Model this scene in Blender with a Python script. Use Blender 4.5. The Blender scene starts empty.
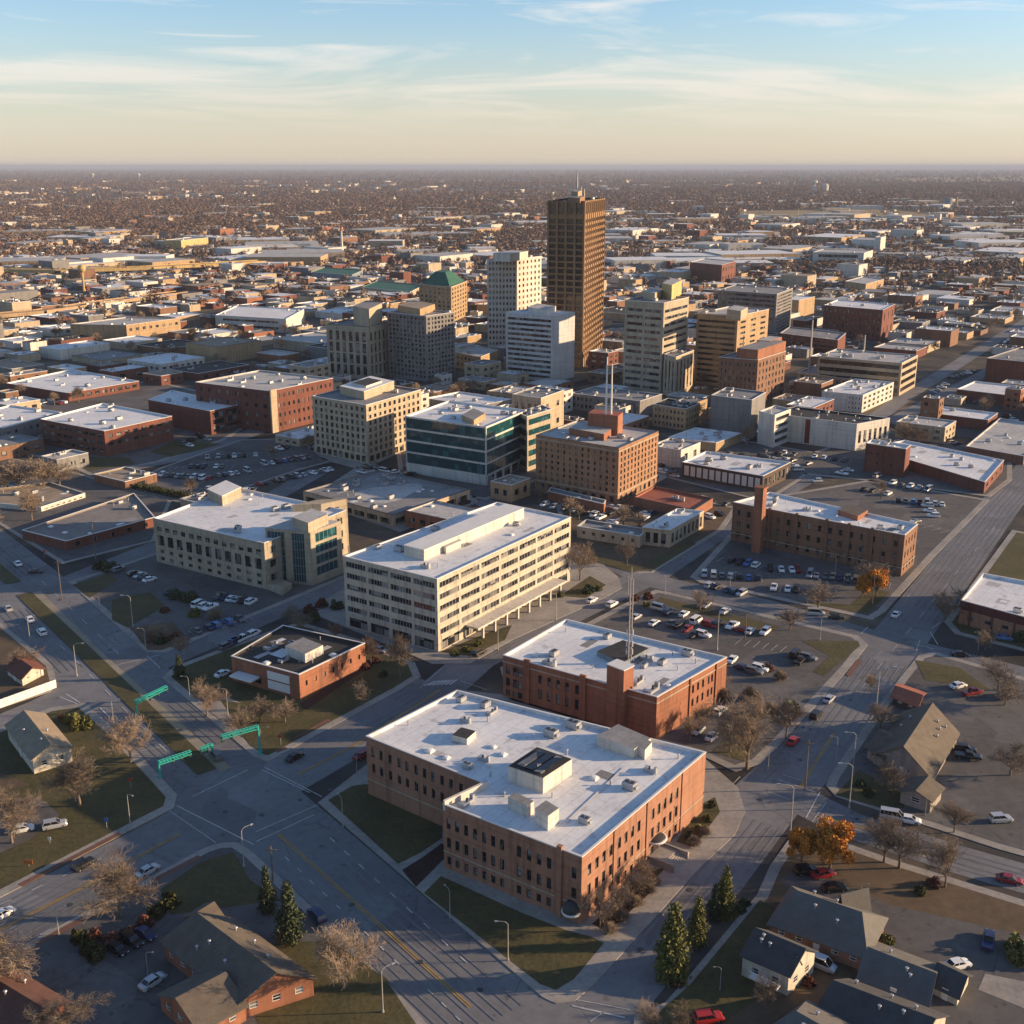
import bpy, math, random
import numpy as np
from mathutils import Vector, Matrix
RND = random.Random(11)
SC = bpy.context.scene
COL = SC.collection
PI = math.pi
# ------------------------------------------------------------------ camera, sky, sun, exposure
FPX = 1150.0; CAMH = 125.0; PITCH = math.atan((512-166)/FPX)
SUN_AZ, SUN_EL = 3.0, 12.0          # degrees: azimuth counted from +X towards +Y
cam = bpy.data.cameras.new('camera'); cam_o = bpy.data.objects.new('camera', cam); COL.objects.link(cam_o)
cam.sensor_width = 36; cam.lens = 36*FPX/1024; cam.clip_start = 1; cam.clip_end = 250000
cam_o.location = (0, 0, CAMH); cam_o.rotation_euler = (PI/2-PITCH, 0, 0)
SC.camera = cam_o
W = bpy.data.worlds.new('World'); SC.world = W; W.use_nodes = True
def build_world():
    nt = W.node_tree; n = nt.nodes; n.clear(); lk = nt.links.new
    out = n.new('ShaderNodeOutputWorld'); bg = n.new('ShaderNodeBackground'); bg.inputs[1].default_value = 0.115
    sky = n.new('ShaderNodeTexSky'); sky.sky_type = 'NISHITA'; sky.sun_disc = False
    sky.sun_elevation = math.radians(SUN_EL); sky.sun_rotation = math.radians(90-SUN_AZ)
    sky.altitude = 200; sky.air_density = 1.0; sky.dust_density = 0.55; sky.ozone_density = 2.5
    tc = n.new('ShaderNodeTexCoord'); sep = n.new('ShaderNodeSeparateXYZ'); lk(tc.outputs['Generated'], sep.inputs[0])
    def M(op, a, b=None, c=None):
        m = n.new('ShaderNodeMath'); m.operation = op
        for i, v in enumerate((a, b, c)):
            if v is None: continue
            if isinstance(v, (int, float)): m.inputs[i].default_value = v
            else: lk(v, m.inputs[i])
        return m.outputs[0]
    # cirrus wisps: noise over directions, stretched sideways
    comb = n.new('ShaderNodeCombineXYZ')
    lk(M('MULTIPLY', M('ADD', sep.outputs[0], M('MULTIPLY', sep.outputs[2], 1.6)), 4.2), comb.inputs[0]); lk(M('MULTIPLY', sep.outputs[1], 4.0), comb.inputs[1]); lk(M('MULTIPLY', sep.outputs[2], 36.0), comb.inputs[2])
    n1 = n.new('ShaderNodeTexNoise'); n1.inputs['Scale'].default_value = 1.0; n1.inputs['Detail'].default_value = 8
    n1.inputs['Roughness'].default_value = 0.6; n1.inputs['Distortion'].default_value = 1.1; lk(comb.outputs[0], n1.inputs['Vector'])
    n2 = n.new('ShaderNodeTexNoise'); n2.inputs['Scale'].default_value = 0.45; n2.inputs['Detail'].default_value = 2; lk(comb.outputs[0], n2.inputs['Vector'])
    s = M('ADD', M('MULTIPLY', n1.outputs[0], 0.66), M('MULTIPLY', n2.outputs[0], 0.40))
    s = M('ADD', s, M('MULTIPLY', sep.outputs[0], 0.09))
    mr = n.new('ShaderNodeMapRange'); mr.inputs[1].default_value = 0.535; mr.inputs[2].default_value = 0.66; lk(s, mr.inputs[0])
    fade = n.new('ShaderNodeMapRange'); fade.inputs[1].default_value = 0.012; fade.inputs[2].default_value = 0.05; lk(sep.outputs[2], fade.inputs[0])
    high = n.new('ShaderNodeMapRange'); high.inputs[1].default_value = 0.18; high.inputs[2].default_value = 0.45; high.inputs[3].default_value = 1; high.inputs[4].default_value = 0.1; lk(sep.outputs[2], high.inputs[0])
    mask = M('MULTIPLY', M('MULTIPLY', M('MULTIPLY', mr.outputs[0], fade.outputs[0]), high.outputs[0]), 0.52)
    tint = n.new('ShaderNodeMix'); tint.data_type = 'RGBA'; tint.blend_type = 'MULTIPLY'; tint.inputs[0].default_value = 1; lk(sky.outputs[0], tint.inputs[6]); tint.inputs[7].default_value = (0.84, 0.86, 0.94, 1)
    mix = n.new('ShaderNodeMix'); mix.data_type = 'RGBA'; lk(mask, mix.inputs[0]); lk(tint.outputs[2], mix.inputs[6])
    mix.inputs[7].default_value = (5.0, 4.5, 4.0, 1)
    veil = n.new('ShaderNodeMapRange'); veil.interpolation_type = 'SMOOTHSTEP'; veil.inputs[1].default_value = 0.13; veil.inputs[2].default_value = -0.01; veil.inputs[3].default_value = 0; veil.inputs[4].default_value = 0.7; lk(sep.outputs[2], veil.inputs[0])
    m3 = n.new('ShaderNodeMix'); m3.data_type = 'RGBA'; lk(veil.outputs[0], m3.inputs[0]); lk(mix.outputs[2], m3.inputs[6]); m3.inputs[7].default_value = (3.5, 2.92, 2.4, 1); mix = m3
    lk(mix.outputs[2], bg.inputs[0]); lk(bg.outputs[0], out.inputs[0])
build_world()
sun = bpy.data.lights.new('sun', 'SUN'); sun.energy = 5.0; sun.angle = math.radians(0.5); sun.color = (1.0, 0.71, 0.43)
sun_o = bpy.data.objects.new('sun', sun); COL.objects.link(sun_o)
sd = Vector((math.cos(math.radians(SUN_EL))*math.cos(math.radians(SUN_AZ)), math.cos(math.radians(SUN_EL))*math.sin(math.radians(SUN_AZ)), math.sin(math.radians(SUN_EL))))
sun_o.rotation_euler = sd.to_track_quat('Z', 'Y').to_euler()
SC.view_settings.view_transform = 'Standard'; SC.view_settings.look = 'None'; SC.view_settings.gamma = 1; SC.view_settings.exposure = 1.0
SC.render.engine = 'CYCLES'
SC.cycles.max_bounces = 6; SC.cycles.diffuse_bounces = 3; SC.cycles.glossy_bounces = 2; SC.cycles.volume_bounces = 0

# ------------------------------------------------------------------ surveying: photo pixel -> place on the ground
_c, _s = math.cos(PITCH), math.sin(PITCH)
def un(x, y, z=0.0):
    u = (x-512)/FPX; v = (512-y)/FPX
    d = (u, _c+v*_s, -_s+v*_c); t = (z-CAMH)/d[2]
    return (d[0]*t, d[1]*t)
def top_at(y, Y):
    v = (512-y)/FPX
    return CAMH + (-_s+v*_c)/(_c+v*_s)*Y
def proj(p):
    x, y, z = p; dz = z-CAMH
    fz = y*_c-dz*_s; upv = y*_s+dz*_c
    return 512+FPX*x/fz, 512-FPX*upv/fz
def quad(L, F, R, base, z0=0.0, B=None):
    Y = un(F[0], base, z0)[1]; h = top_at(F[1], Y)
    l, f, r = un(*L, h), un(*F, h), un(*R, h)
    b = un(*B, h) if B else (l[0]+r[0]-f[0], l[1]+r[1]-f[1])
    return [f, r, b, l], h
AD = math.radians(54); BD = math.radians(-35)
def ab(a, b): return (a*math.cos(AD)+b*math.cos(BD), a*math.sin(AD)+b*math.sin(BD))

# ------------------------------------------------------------------ materials
MATS = {}
def mat(name, col, rough=0.8, var=0.25, scale=0.15, kind='noise', metallic=0.0, spec=0.3, col2=None, rnd=0.0, bump=0.0):
    if name in MATS: return MATS[name]
    m = bpy.data.materials.new(name); m.use_nodes = True; MATS[name] = m
    nt = m.node_tree; n = nt.nodes; lk = nt.links.new
    b = n['Principled BSDF']; b.inputs['Roughness'].default_value = rough; b.inputs['Metallic'].default_value = metallic
    b.inputs['Specular IOR Level'].default_value = spec
    g = n.new('ShaderNodeNewGeometry'); mp = n.new('ShaderNodeMapping'); lk(g.outputs['Position'], mp.inputs[0])
    def noise(sc, det=6, ro=0.6, strz=1.0):
        t = n.new('ShaderNodeTexNoise'); t.inputs['Scale'].default_value = sc; t.inputs['Detail'].default_value = det; t.inputs['Roughness'].default_value = ro
        lk(mp.outputs[0], t.inputs['Vector']); return t
    if kind == 'wall': mp.inputs['Scale'].default_value = (1, 1, 0.35)
    t1 = noise(scale, 8, 0.62); t2 = noise(scale*9, 4, 0.6)
    ad = n.new('ShaderNodeMath'); ad.operation = 'MULTIPLY_ADD'; lk(t2.outputs[0], ad.inputs[0]); ad.inputs[1].default_value = 0.45
    ml = n.new('ShaderNodeMath'); ml.operation = 'MULTIPLY'; lk(t1.outputs[0], ml.inputs[0]); ml.inputs[1].default_value = 0.62; lk(ml.outputs[0], ad.inputs[2])
    rp = n.new('ShaderNodeMapRange'); rp.inputs[1].default_value = 0.36; rp.inputs[2].default_value = 0.70; lk(ad.outputs[0], rp.inputs[0])
    mx = n.new('ShaderNodeMix'); mx.data_type = 'RGBA'
    c = col; d = col2 if col2 else tuple(v*(1-var*1.25) for v in c)
    mx.inputs[6].default_value = (*d, 1); mx.inputs[7].default_value = (*(c if col2 else tuple(min(1, v*(1+var*0.55)) for v in c)), 1)
    lk(rp.outputs[0], mx.inputs[0]); last = mx.outputs[2]
    def dark(fac_socket, amt, prev):
        q = n.new('ShaderNodeMix'); q.data_type = 'RGBA'; q.blend_type = 'MULTIPLY'; m_ = n.new('ShaderNodeMath'); m_.operation = 'MULTIPLY'; m_.inputs[1].default_value = amt; lk(fac_socket, m_.inputs[0]); lk(m_.outputs[0], q.inputs[0]); lk(prev, q.inputs[6]); q.inputs[7].default_value = (.05, .05, .05, 1); return q.outputs[2]
    def rng_(sock, a, b_):
        q = n.new('ShaderNodeMapRange'); q.inputs[1].default_value = a; q.inputs[2].default_value = b_; lk(sock, q.inputs[0]); return q.outputs[0]
    if kind in ('roof', 'road'):
        rot = n.new('ShaderNodeMapping'); rot.inputs['Rotation'].default_value = (0, 0, math.radians(-54)); lk(g.outputs['Position'], rot.inputs[0])
    if kind == 'roof':
        br = n.new('ShaderNodeTexBrick'); br.inputs['Scale'].default_value = 1; br.inputs['Brick Width'].default_value = 9; br.inputs['Row Height'].default_value = 2.6; br.inputs['Mortar Size'].default_value = 0.07; br.inputs['Mortar Smooth'].default_value = 0.3; lk(rot.outputs[0], br.inputs['Vector'])
        last = dark(br.outputs['Fac'], 0.28, last); last = dark(rng_(noise(0.35, 3, 0.5).outputs[0], 0.58, 0.72), 0.3, last); last = dark(rng_(noise(1.7, 2, 0.5).outputs[0], 0.70, 0.76), 0.45, last)
    if kind == 'road':
        vo = n.new('ShaderNodeTexVoronoi'); vo.feature = 'DISTANCE_TO_EDGE'; vo.inputs['Scale'].default_value = 0.11
        wob = n.new('ShaderNodeMix'); wob.data_type = 'RGBA'; wob.blend_type = 'ADD'; wob.inputs[0].default_value = 1; lk(rot.outputs[0], wob.inputs[6]); lk(noise(0.25, 3).outputs['Color'], wob.inputs[7]); lk(wob.outputs[2], vo.inputs['Vector'])
        ck = n.new('ShaderNodeMath'); ck.operation = 'MULTIPLY'; lk(rng_(vo.outputs['Distance'], 0.02, 0.006), ck.inputs[0]); lk(rng_(noise(0.04, 2).outputs[0], 0.48, 0.6), ck.inputs[1]); last = dark(ck.outputs[0], 0.3, last)
        last = dark(rng_(noise(0.5, 2, 0.5).outputs[0], 0.63, 0.74), 0.4, last)
        pt = n.new('ShaderNodeTexVoronoi'); pt.distance = 'CHEBYCHEV'; pt.inputs['Scale'].default_value = 0.07; lk(rot.outputs[0], pt.inputs['Vector']); cs = n.new('ShaderNodeSeparateColor'); lk(pt.outputs['Color'], cs.inputs[0]); last = dark(rng_(cs.outputs[0], 0.2, 1.0), 0.3, last)
    if kind == 'wall':
        st = n.new('ShaderNodeMapping'); st.inputs['Scale'].default_value = (1, 1, 0.06); lk(g.outputs['Position'], st.inputs[0]); ns = n.new('ShaderNodeTexNoise'); ns.inputs['Scale'].default_value = 0.9; ns.inputs['Detail'].default_value = 4; lk(st.outputs[0], ns.inputs[0]); last = dark(rng_(ns.outputs[0], 0.5, 0.75), 0.4, last)
        cz_ = n.new('ShaderNodeMapping'); cz_.inputs['Scale'].default_value = (.02, .02, 1); lk(g.outputs['Position'], cz_.inputs[0]); n3 = n.new('ShaderNodeTexNoise'); n3.inputs['Scale'].default_value = 2.2; n3.inputs['Detail'].default_value = 2; lk(cz_.outputs[0], n3.inputs[0]); last = dark(rng_(n3.outputs[0], 0.5, 0.7), 0.22, last)
    if rnd:
        oi = n.new('ShaderNodeObjectInfo'); hs = n.new('ShaderNodeHueSaturation')
        m2 = n.new('ShaderNodeMapRange'); m2.inputs[3].default_value = 1-rnd; m2.inputs[4].default_value = 1+rnd
        lk(oi.outputs['Random'], m2.inputs[0]); lk(m2.outputs[0], hs.inputs['Value']); lk(last, hs.inputs['Color']); last = hs.outputs[0]
    lk(last, b.inputs['Base Color'])
    if bump:
        bp = n.new('ShaderNodeBump'); bp.inputs['Strength'].default_value = bump; bp.inputs['Distance'].default_value = 0.3; lk(t2.outputs[0], bp.inputs['Height']); lk(bp.outputs[0], b.inputs['Normal'])
    return m
def glass_mat(name, dark, pale, rough=0.08, thr=0.72):
    m = bpy.data.materials.new(name); m.use_nodes = True; MATS[name] = m
    n = m.node_tree.nodes; lk = m.node_tree.links.new; b = n['Principled BSDF']
    oi = n.new('ShaderNodeObjectInfo'); g = n.new('ShaderNodeNewGeometry')
    wn = n.new('ShaderNodeTexWhiteNoise'); wn.noise_dimensions = '4D'
    sc = n.new('ShaderNodeVectorMath'); sc.operation = 'SCALE'; sc.inputs[3].default_value = 0.42; lk(g.outputs['Position'], sc.inputs[0])
    fl = n.new('ShaderNodeVectorMath'); fl.operation = 'FLOOR'; lk(sc.outputs[0], fl.inputs[0]); lk(fl.outputs[0], wn.inputs['Vector']); lk(oi.outputs['Random'], wn.inputs['W'])
    mr = n.new('ShaderNodeMapRange'); mr.inputs[1].default_value = thr; mr.inputs[2].default_value = 1.0; lk(wn.outputs['Value'], mr.inputs[0])
    mx = n.new('ShaderNodeMix'); mx.data_type = 'RGBA'; mx.inputs[6].default_value = (*dark, 1); mx.inputs[7].default_value = (*pale, 1); lk(mr.outputs[0], mx.inputs[0])
    lk(mx.outputs[2], b.inputs['Base Color']); b.inputs['Roughness'].default_value = rough; b.inputs['Specular IOR Level'].default_value = 0.6
    return m
GLASS = glass_mat('dark_window_glass', (0.012, 0.015, 0.02), (0.26, 0.25, 0.23), thr=0.5)
TEAL = glass_mat('teal_window_glass', (0.008, 0.05, 0.06), (0.03, 0.12, 0.13), 0.06)
BRONZE = glass_mat('bronze_window_glass', (0.02, 0.013, 0.01), (0.09, 0.06, 0.04), 0.12)
def W_(name, c, var=0.2): return mat(name, c, 0.85, var, 0.12, 'wall')
BRICK_O = W_('orange_red_brick', (0.30, 0.125, 0.07)); BRICK_R = W_('deep_red_brick', (0.165, 0.06, 0.042)); BRICK_B = W_('brown_brick', (0.215, 0.115, 0.07))
BRICK_P = W_('pinkish_brick', (0.34, 0.17, 0.105)); CREAM = W_('cream_concrete', (0.44, 0.35, 0.24)); STONE = W_('pale_limestone', (0.40, 0.335, 0.24))
TAN = W_('tan_stone', (0.40, 0.275, 0.155)); WHITE = W_('white_render', (0.58, 0.54, 0.47), 0.14); GREYW = W_('grey_concrete', (0.21, 0.2, 0.19)); BROWN = W_('brown_tower_stone', (0.26, 0.155, 0.08))
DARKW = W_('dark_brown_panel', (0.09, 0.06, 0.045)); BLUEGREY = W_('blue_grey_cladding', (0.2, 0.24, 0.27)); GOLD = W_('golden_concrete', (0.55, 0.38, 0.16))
COPING = mat('white_coping', (0.66, 0.64, 0.6), 0.6, 0.1, 0.3); COPDARK = mat('dark_coping', (0.08, 0.07, 0.065), 0.6, 0.2, 0.3)
R_WHITE = mat('white_roof_membrane', (0.74, 0.74, 0.72), 0.75, 0.28, 0.09, kind='roof', col2=(0.54, 0.54, 0.54)); R_GREY = mat('grey_roof_gravel', (0.28, 0.275, 0.27), 0.9, 0.3, 0.12, kind='roof', col2=(0.16, 0.155, 0.15))
R_DARK = mat('black_roof_felt', (0.05, 0.048, 0.046), 0.85, 0.4, 0.15, kind='roof', col2=(0.022, 0.022, 0.022)); R_TAN = mat('tan_roof_gravel', (0.36, 0.29, 0.21), 0.9, 0.25, 0.1, kind='roof', col2=(0.22, 0.17, 0.12))
R_RED = mat('rust_red_roof', (0.30, 0.10, 0.06), 0.8, 0.25, 0.2); R_GREEN = mat('green_copper_roof', (0.03, 0.11, 0.062), 0.6, 0.25, 0.2); R_PALE = mat('pale_roof_membrane', (0.5, 0.49, 0.46), 0.8, 0.25, 0.1, kind='roof', col2=(0.3, 0.29, 0.27))
SHINGLE_D = mat('charcoal_shingle', (0.07, 0.068, 0.068), 0.9, 0.3, 0.5); SHINGLE_T = mat('taupe_shingle', (0.125, 0.103, 0.08), 0.9, 0.3, 0.5); SHINGLE_B = mat('blue_grey_shingle', (0.125, 0.118, 0.108), 0.9, 0.2, 0.5)
FRAME = mat('window_frame_paint', (0.35, 0.33, 0.3), 0.6, 0.1, 1); FRAMED = mat('dark_window_frame', (0.03, 0.028, 0.026), 0.5, 0.1, 1); TRIM = mat('white_trim', (0.7, 0.68, 0.64), 0.6, 0.08, 1)
METAL = mat('galvanised_metal', (0.42, 0.43, 0.44), 0.45, 0.2, 1.5, metallic=0.5); DKMETAL = mat('dark_painted_metal', (0.05, 0.05, 0.05), 0.5, 0.2, 1); POLE = mat('weathered_pole_steel', (0.36, 0.34, 0.31), 0.55, 0.2, 2)
TEALP = mat('teal_green_paint', (0.03, 0.36, 0.29), 0.4, 0.15, 2); REDP = mat('red_paint', (0.45, 0.03, 0.02), 0.5, 0.15, 2); LAMPW = mat('lamp_lens', (0.75, 0.74, 0.7), 0.3, 0.05, 2); YELP = mat('yellow_paint_gold', (0.7, 0.45, 0.05), 0.4, 0.15, 1)
ASPH = mat('asphalt', (0.205, 0.203, 0.205), 0.85, 0.3, 0.06, kind='road', col2=(0.135, 0.134, 0.137)); LOT = mat('parking_lot_asphalt', (0.145, 0.135, 0.128), 0.9, 0.4, 0.05, kind='road', col2=(0.08, 0.074, 0.07)); CONC = mat('sidewalk_concrete', (0.36, 0.325, 0.28), 0.9, 0.2, 0.12, col2=(0.19, 0.175, 0.155))
PAVER = mat('brick_paver', (0.17, 0.085, 0.06), 0.9, 0.25, 0.4)
GRASS = mat('late_autumn_grass', (0.105, 0.085, 0.032), 0.95, 0.3, 0.12, col2=(0.042, 0.04, 0.016), bump=0.3); DIRT = mat('dry_brown_ground', (0.14, 0.095, 0.055), 0.95, 0.35, 0.06, col2=(0.065, 0.048, 0.03)); MULCH = mat('dark_mulch', (0.045, 0.025, 0.018), 0.95, 0.4, 0.5)
YELLOW = mat('yellow_road_paint', (0.50, 0.30, 0.05), 0.7, 0.35, 0.4, col2=(0.24, 0.16, 0.06)); WHITEL = mat('worn_white_road_paint', (0.62, 0.61, 0.58), 0.7, 0.4, 0.5, col2=(0.22, 0.22, 0.21))
BARK = mat('grey_brown_bark', (0.19, 0.14, 0.10), 0.9, 0.3, 2); TWIG = mat('tan_twigs', (0.24, 0.18, 0.125), 0.9, 0.2, 0.5, rnd=0.25); NEEDLE = mat('dark_green_needles', (0.06, 0.078, 0.035), 0.8, 0.4, 0.6, rnd=0.2); NEEDLE_Y = mat('olive_needles', (0.13, 0.125, 0.03), 0.8, 0.4, 0.6)
ORANGE = mat('orange_autumn_leaves', (0.55, 0.22, 0.03), 0.8, 0.35, 0.7); HEDGE = mat('clipped_hedge_leaves', (0.06, 0.06, 0.016), 0.85, 0.4, 0.8); REDBUSH = mat('reddish_shrub_leaves', (0.14, 0.05, 0.03), 0.85, 0.4, 0.8)
FARW = mat('far_wood_brown', (0.21, 0.13, 0.088), 0.95, 0.35, 0.004, col2=(0.14, 0.094, 0.07))
TYRE = mat('tyre_rubber', (0.02, 0.02, 0.02), 0.85, 0.2, 3); RIM = mat('wheel_rim', (0.4, 0.4, 0.41), 0.35, 0.1, 3, metallic=0.7); CARGLASS = mat('car_window_glass', (0.012, 0.014, 0.017), 0.06, 0.1, 1, spec=0.6)
TAILL = mat('red_tail_lamp', (0.35, 0.01, 0.01), 0.3, 0.1, 2)
def paint(name, c, met=0.0): return mat(name+'_car_paint', c, 0.28, 0.06, 1, spec=0.5, metallic=met)
PAINTS = {'white': paint('white', (0.72, 0.72, 0.7)), 'silver': paint('silver', (0.45, 0.46, 0.47), 0.3), 'black': paint('black', (0.012, 0.012, 0.014)), 'grey': paint('grey', (0.12, 0.125, 0.13)), 'dark red': paint('dark_red', (0.22, 0.015, 0.02)), 'red': paint('red', (0.34, 0.02, 0.02)), 'dark blue': paint('dark_blue', (0.02, 0.035, 0.09)), 'blue': paint('blue', (0.05, 0.14, 0.34))}

# ------------------------------------------------------------------ mesh builder
class MB:
    def __init__(s): s.v = []; s.f = []; s.m = []
    def face(s, pts, mi=0):
        k = len(s.v); s.v.extend(pts); s.f.append(tuple(range(k, k+len(pts)))); s.m.append(mi)
    def prism(s, poly, z0, z1, mi=0, top=None, bottom=False):
        n = len(poly)
        for i in range(n):
            p, q = poly[i], poly[(i+1) % n]
            s.face([(p[0], p[1], z0), (q[0], q[1], z0), (q[0], q[1], z1), (p[0], p[1], z1)], mi)
        s.face([(p[0], p[1], z1) for p in poly], mi if top is None else top)
        if bottom: s.face([(p[0], p[1], z0) for p in reversed(poly)], mi)
    def box(s, x0, y0, z0, x1, y1, z1, mi=0):
        s.prism([(x0, y0), (x1, y0), (x1, y1), (x0, y1)], z0, z1, mi, bottom=True)
    def tube(s, a, b, r0, r1, n=6, mi=0, cap=True):
        a, b = Vector(a), Vector(b); d = (b-a)
        if d.length < 1e-6: return
        d.normalize(); u = d.orthogonal().normalized(); w = d.cross(u)
        k = len(s.v)
        for (c, r) in ((a, r0), (b, r1)):
            for i in range(n):
                t = 2*PI*i/n; s.v.append(tuple(c+u*(r*math.cos(t))+w*(r*math.sin(t))))
        for i in range(n):
            j = (i+1) % n; s.f.append((k+i, k+j, k+n+j, k+n+i)); s.m.append(mi)
        if cap: s.f.append(tuple(k+n+i for i in range(n))); s.m.append(mi)
    def add(s, o, mtx=None, moff=0):
        k = len(s.v)
        s.v.extend([tuple(mtx @ Vector(p)) for p in o.v] if mtx else o.v)
        s.f.extend([tuple(i+k for i in f) for f in o.f]); s.m.extend([x+moff for x in o.m])
    def mesh(s, name, mats, org=(0, 0, 0)):
        me = bpy.data.meshes.new(name)
        ox, oy, oz = org
        me.from_pydata([(x-ox, y-oy, z-oz) for x, y, z in s.v], [], s.f)
        for m in mats: me.materials.append(m)
        if len(mats) > 1: me.polygons.foreach_set('material_index', s.m)
        me.update(); return me
    def build(s, name, mats, parent=None):
        if not isinstance(mats, (list, tuple)): mats = [mats]
        org = parent_loc(parent)
        o = bpy.data.objects.new(name, s.mesh(name, mats, org)); COL.objects.link(o)
        if parent: o.parent = parent
        return o
def parent_loc(p):
    v = Vector((0, 0, 0))
    while p is not None: v = v+p.location; p = p.parent
    return v
TH = []      # (object, label, group, pixel)
def reg(o, label, cat, group=None, at=None):
    o['label'] = label; o['category'] = cat
    if group: o['group'] = group
    TH.append((o, at if at else proj(tuple(o.location)))); return o
def thing(name, label, cat, loc, group=None, rz=0.0):
    o = bpy.data.objects.new(name, None); COL.objects.link(o); o.location = loc; o.rotation_euler = (0, 0, rz); o.empty_display_size = 1
    return reg(o, label, cat, group)
def struct(name, mb, m, kind='structure'):
    o = mb.build(name, m); o['kind'] = kind; return o
def put(name, me, parent, loc, rz=0, scale=None, mats=None):
    o = bpy.data.objects.new(name, me); COL.objects.link(o); o.parent = parent; o.location = loc; o.rotation_euler = (0, 0, rz)
    if scale: o.scale = scale
    return o
def copy_thing(src, loc, rz=0.0, sc=1.0, label=None, group=None, cat=None):
    c = src.copy(); COL.objects.link(c); c.location = loc; c.rotation_euler = (0, 0, rz); c.scale = (sc, sc, sc) if not isinstance(sc, tuple) else sc
    for ch in src.children:
        d = ch.copy(); COL.objects.link(d); d.parent = c
    reg(c, label or src['label'], cat or src['category'], group or src.get('group')); return c
def inset(poly, d):
    n = len(poly); out = []
    for i in range(n):
        p0, p1, p2 = poly[i-1], poly[i], poly[(i+1) % n]
        def nrm(a, b):
            dx, dy = b[0]-a[0], b[1]-a[1]; l = math.hypot(dx, dy) or 1; return (-dy/l, dx/l)
        a, b = nrm(p0, p1), nrm(p1, p2); k = 1+a[0]*b[0]+a[1]*b[1]; k = max(k, 0.25)
        out.append((p1[0]+(a[0]+b[0])*d/k, p1[1]+(a[1]+b[1])*d/k))
    return out
def area(poly): return 0.5*sum(poly[i-1][0]*poly[i][1]-poly[i][0]*poly[i-1][1] for i in range(len(poly)))
def ccw(poly): return poly if area(poly) > 0 else list(reversed(poly))
def inside(p, poly):
    r = False; x, y = p
    for i in range(len(poly)):
        (x1, y1), (x2, y2) = poly[i-1], poly[i]
        if (y1 > y) != (y2 > y) and x < (x2-x1)*(y-y1)/(y2-y1)+x1: r = not r
    return r
def centre(poly): return (sum(p[0] for p in poly)/len(poly), sum(p[1] for p in poly)/len(poly))
FOOT = []    # footprints of everything built, for keeping generic filling clear of them
def clear(p, r, polys=None):
    for (c, rad, poly) in (FOOT if polys is None else polys):
        if math.hypot(p[0]-c[0], p[1]-c[1]) > rad+r: continue
        if inside(p, poly): return False
        for i in range(len(poly)):
            a, b = poly[i-1], poly[i]; dx, dy = b[0]-a[0], b[1]-a[1]; l2 = dx*dx+dy*dy or 1
            t = max(0, min(1, ((p[0]-a[0])*dx+(p[1]-a[1])*dy)/l2))
            if math.hypot(p[0]-a[0]-t*dx, p[1]-a[1]-t*dy) < r: return False
    return True
def foot(poly):
    c = centre(poly); FOOT.append((c, max(math.hypot(p[0]-c[0], p[1]-c[1]) for p in poly), poly))

# ------------------------------------------------------------------ facades
def wall(mb, p, q, z0, z1, rects, depth=0.25, mi=0):
    L = math.hypot(q[0]-p[0], q[1]-p[1])
    if L < 0.05: return
    tx, ty = (q[0]-p[0])/L, (q[1]-p[1])/L; nx, ny = -ty, tx
    P = lambda u, v, d=0.0: (p[0]+tx*u+nx*d, p[1]+ty*u+ny*d, v)
    us = sorted({0.0, L} | {round(r[0], 4) for r in rects} | {round(r[2], 4) for r in rects}); vs = sorted({z0, z1} | {round(r[1], 4) for r in rects} | {round(r[3], 4) for r in rects})
    hole = np.zeros((len(us), len(vs)), bool); ui = {u: i for i, u in enumerate(us)}; vi = {v: i for i, v in enumerate(vs)}
    for r in rects:
        hole[ui[round(r[0], 4)]:ui[round(r[2], 4)], vi[round(r[1], 4)]:vi[round(r[3], 4)]] = True
    for i in range(len(us)-1):
        j = 0
        while j < len(vs)-1:
            if hole[i, j]: j += 1; continue
            k = j
            while k < len(vs)-1 and not hole[i, k]: k += 1
            mb.face([P(us[i], vs[j]), P(us[i+1], vs[j]), P(us[i+1], vs[k]), P(us[i], vs[k])], mi); j = k
    for (a, b, c, d) in (r[:4] for r in rects):
        mb.face([P(a, b), P(a, b, depth), P(a, d, depth), P(a, d)], mi); mb.face([P(c, b), P(c, d), P(c, d, depth), P(c, b, depth)], mi)
        mb.face([P(a, d), P(a, d, depth), P(c, d, depth), P(c, d)], mi); mb.face([P(a, b), P(c, b), P(c, b, depth), P(a, b, depth)], mi)
WCACHE = {}
def window_mb(w, h, nv, nh, fr):
    mb = MB()
    mb.face([(0, 0, 0), (w, 0, 0), (w, 0, h), (0, 0, h)], 0)
    def bar(x0, z0, x1, z1): mb.box(x0, -0.07, z0, x1, -0.005, z1, 1)
    if fr > 0:
        bar(0, 0, fr, h); bar(w-fr, 0, w, h); bar(fr, 0, w-fr, fr); bar(fr, h-fr, w-fr, h)
        for i in range(1, nv):
            x = w*i/nv; bar(x-fr/2, fr, x+fr/2, h-fr)
        for i in range(1, nh):
            z = h*i/nh; bar(fr, z-fr/2-0.002, w-fr, z+fr/2+0.002)
    return mb
def window_mesh(w, h, nv, nh, fr, g, f):
    k = (round(w, 2), round(h, 2), nv, nh, fr, g.name, f.name)
    if k not in WCACHE: WCACHE[k] = (window_mb(w, h, nv, nh, fr).mesh('window', [g, f]), window_mb(w, h, nv, nh, fr))
    return WCACHE[k]
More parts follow.
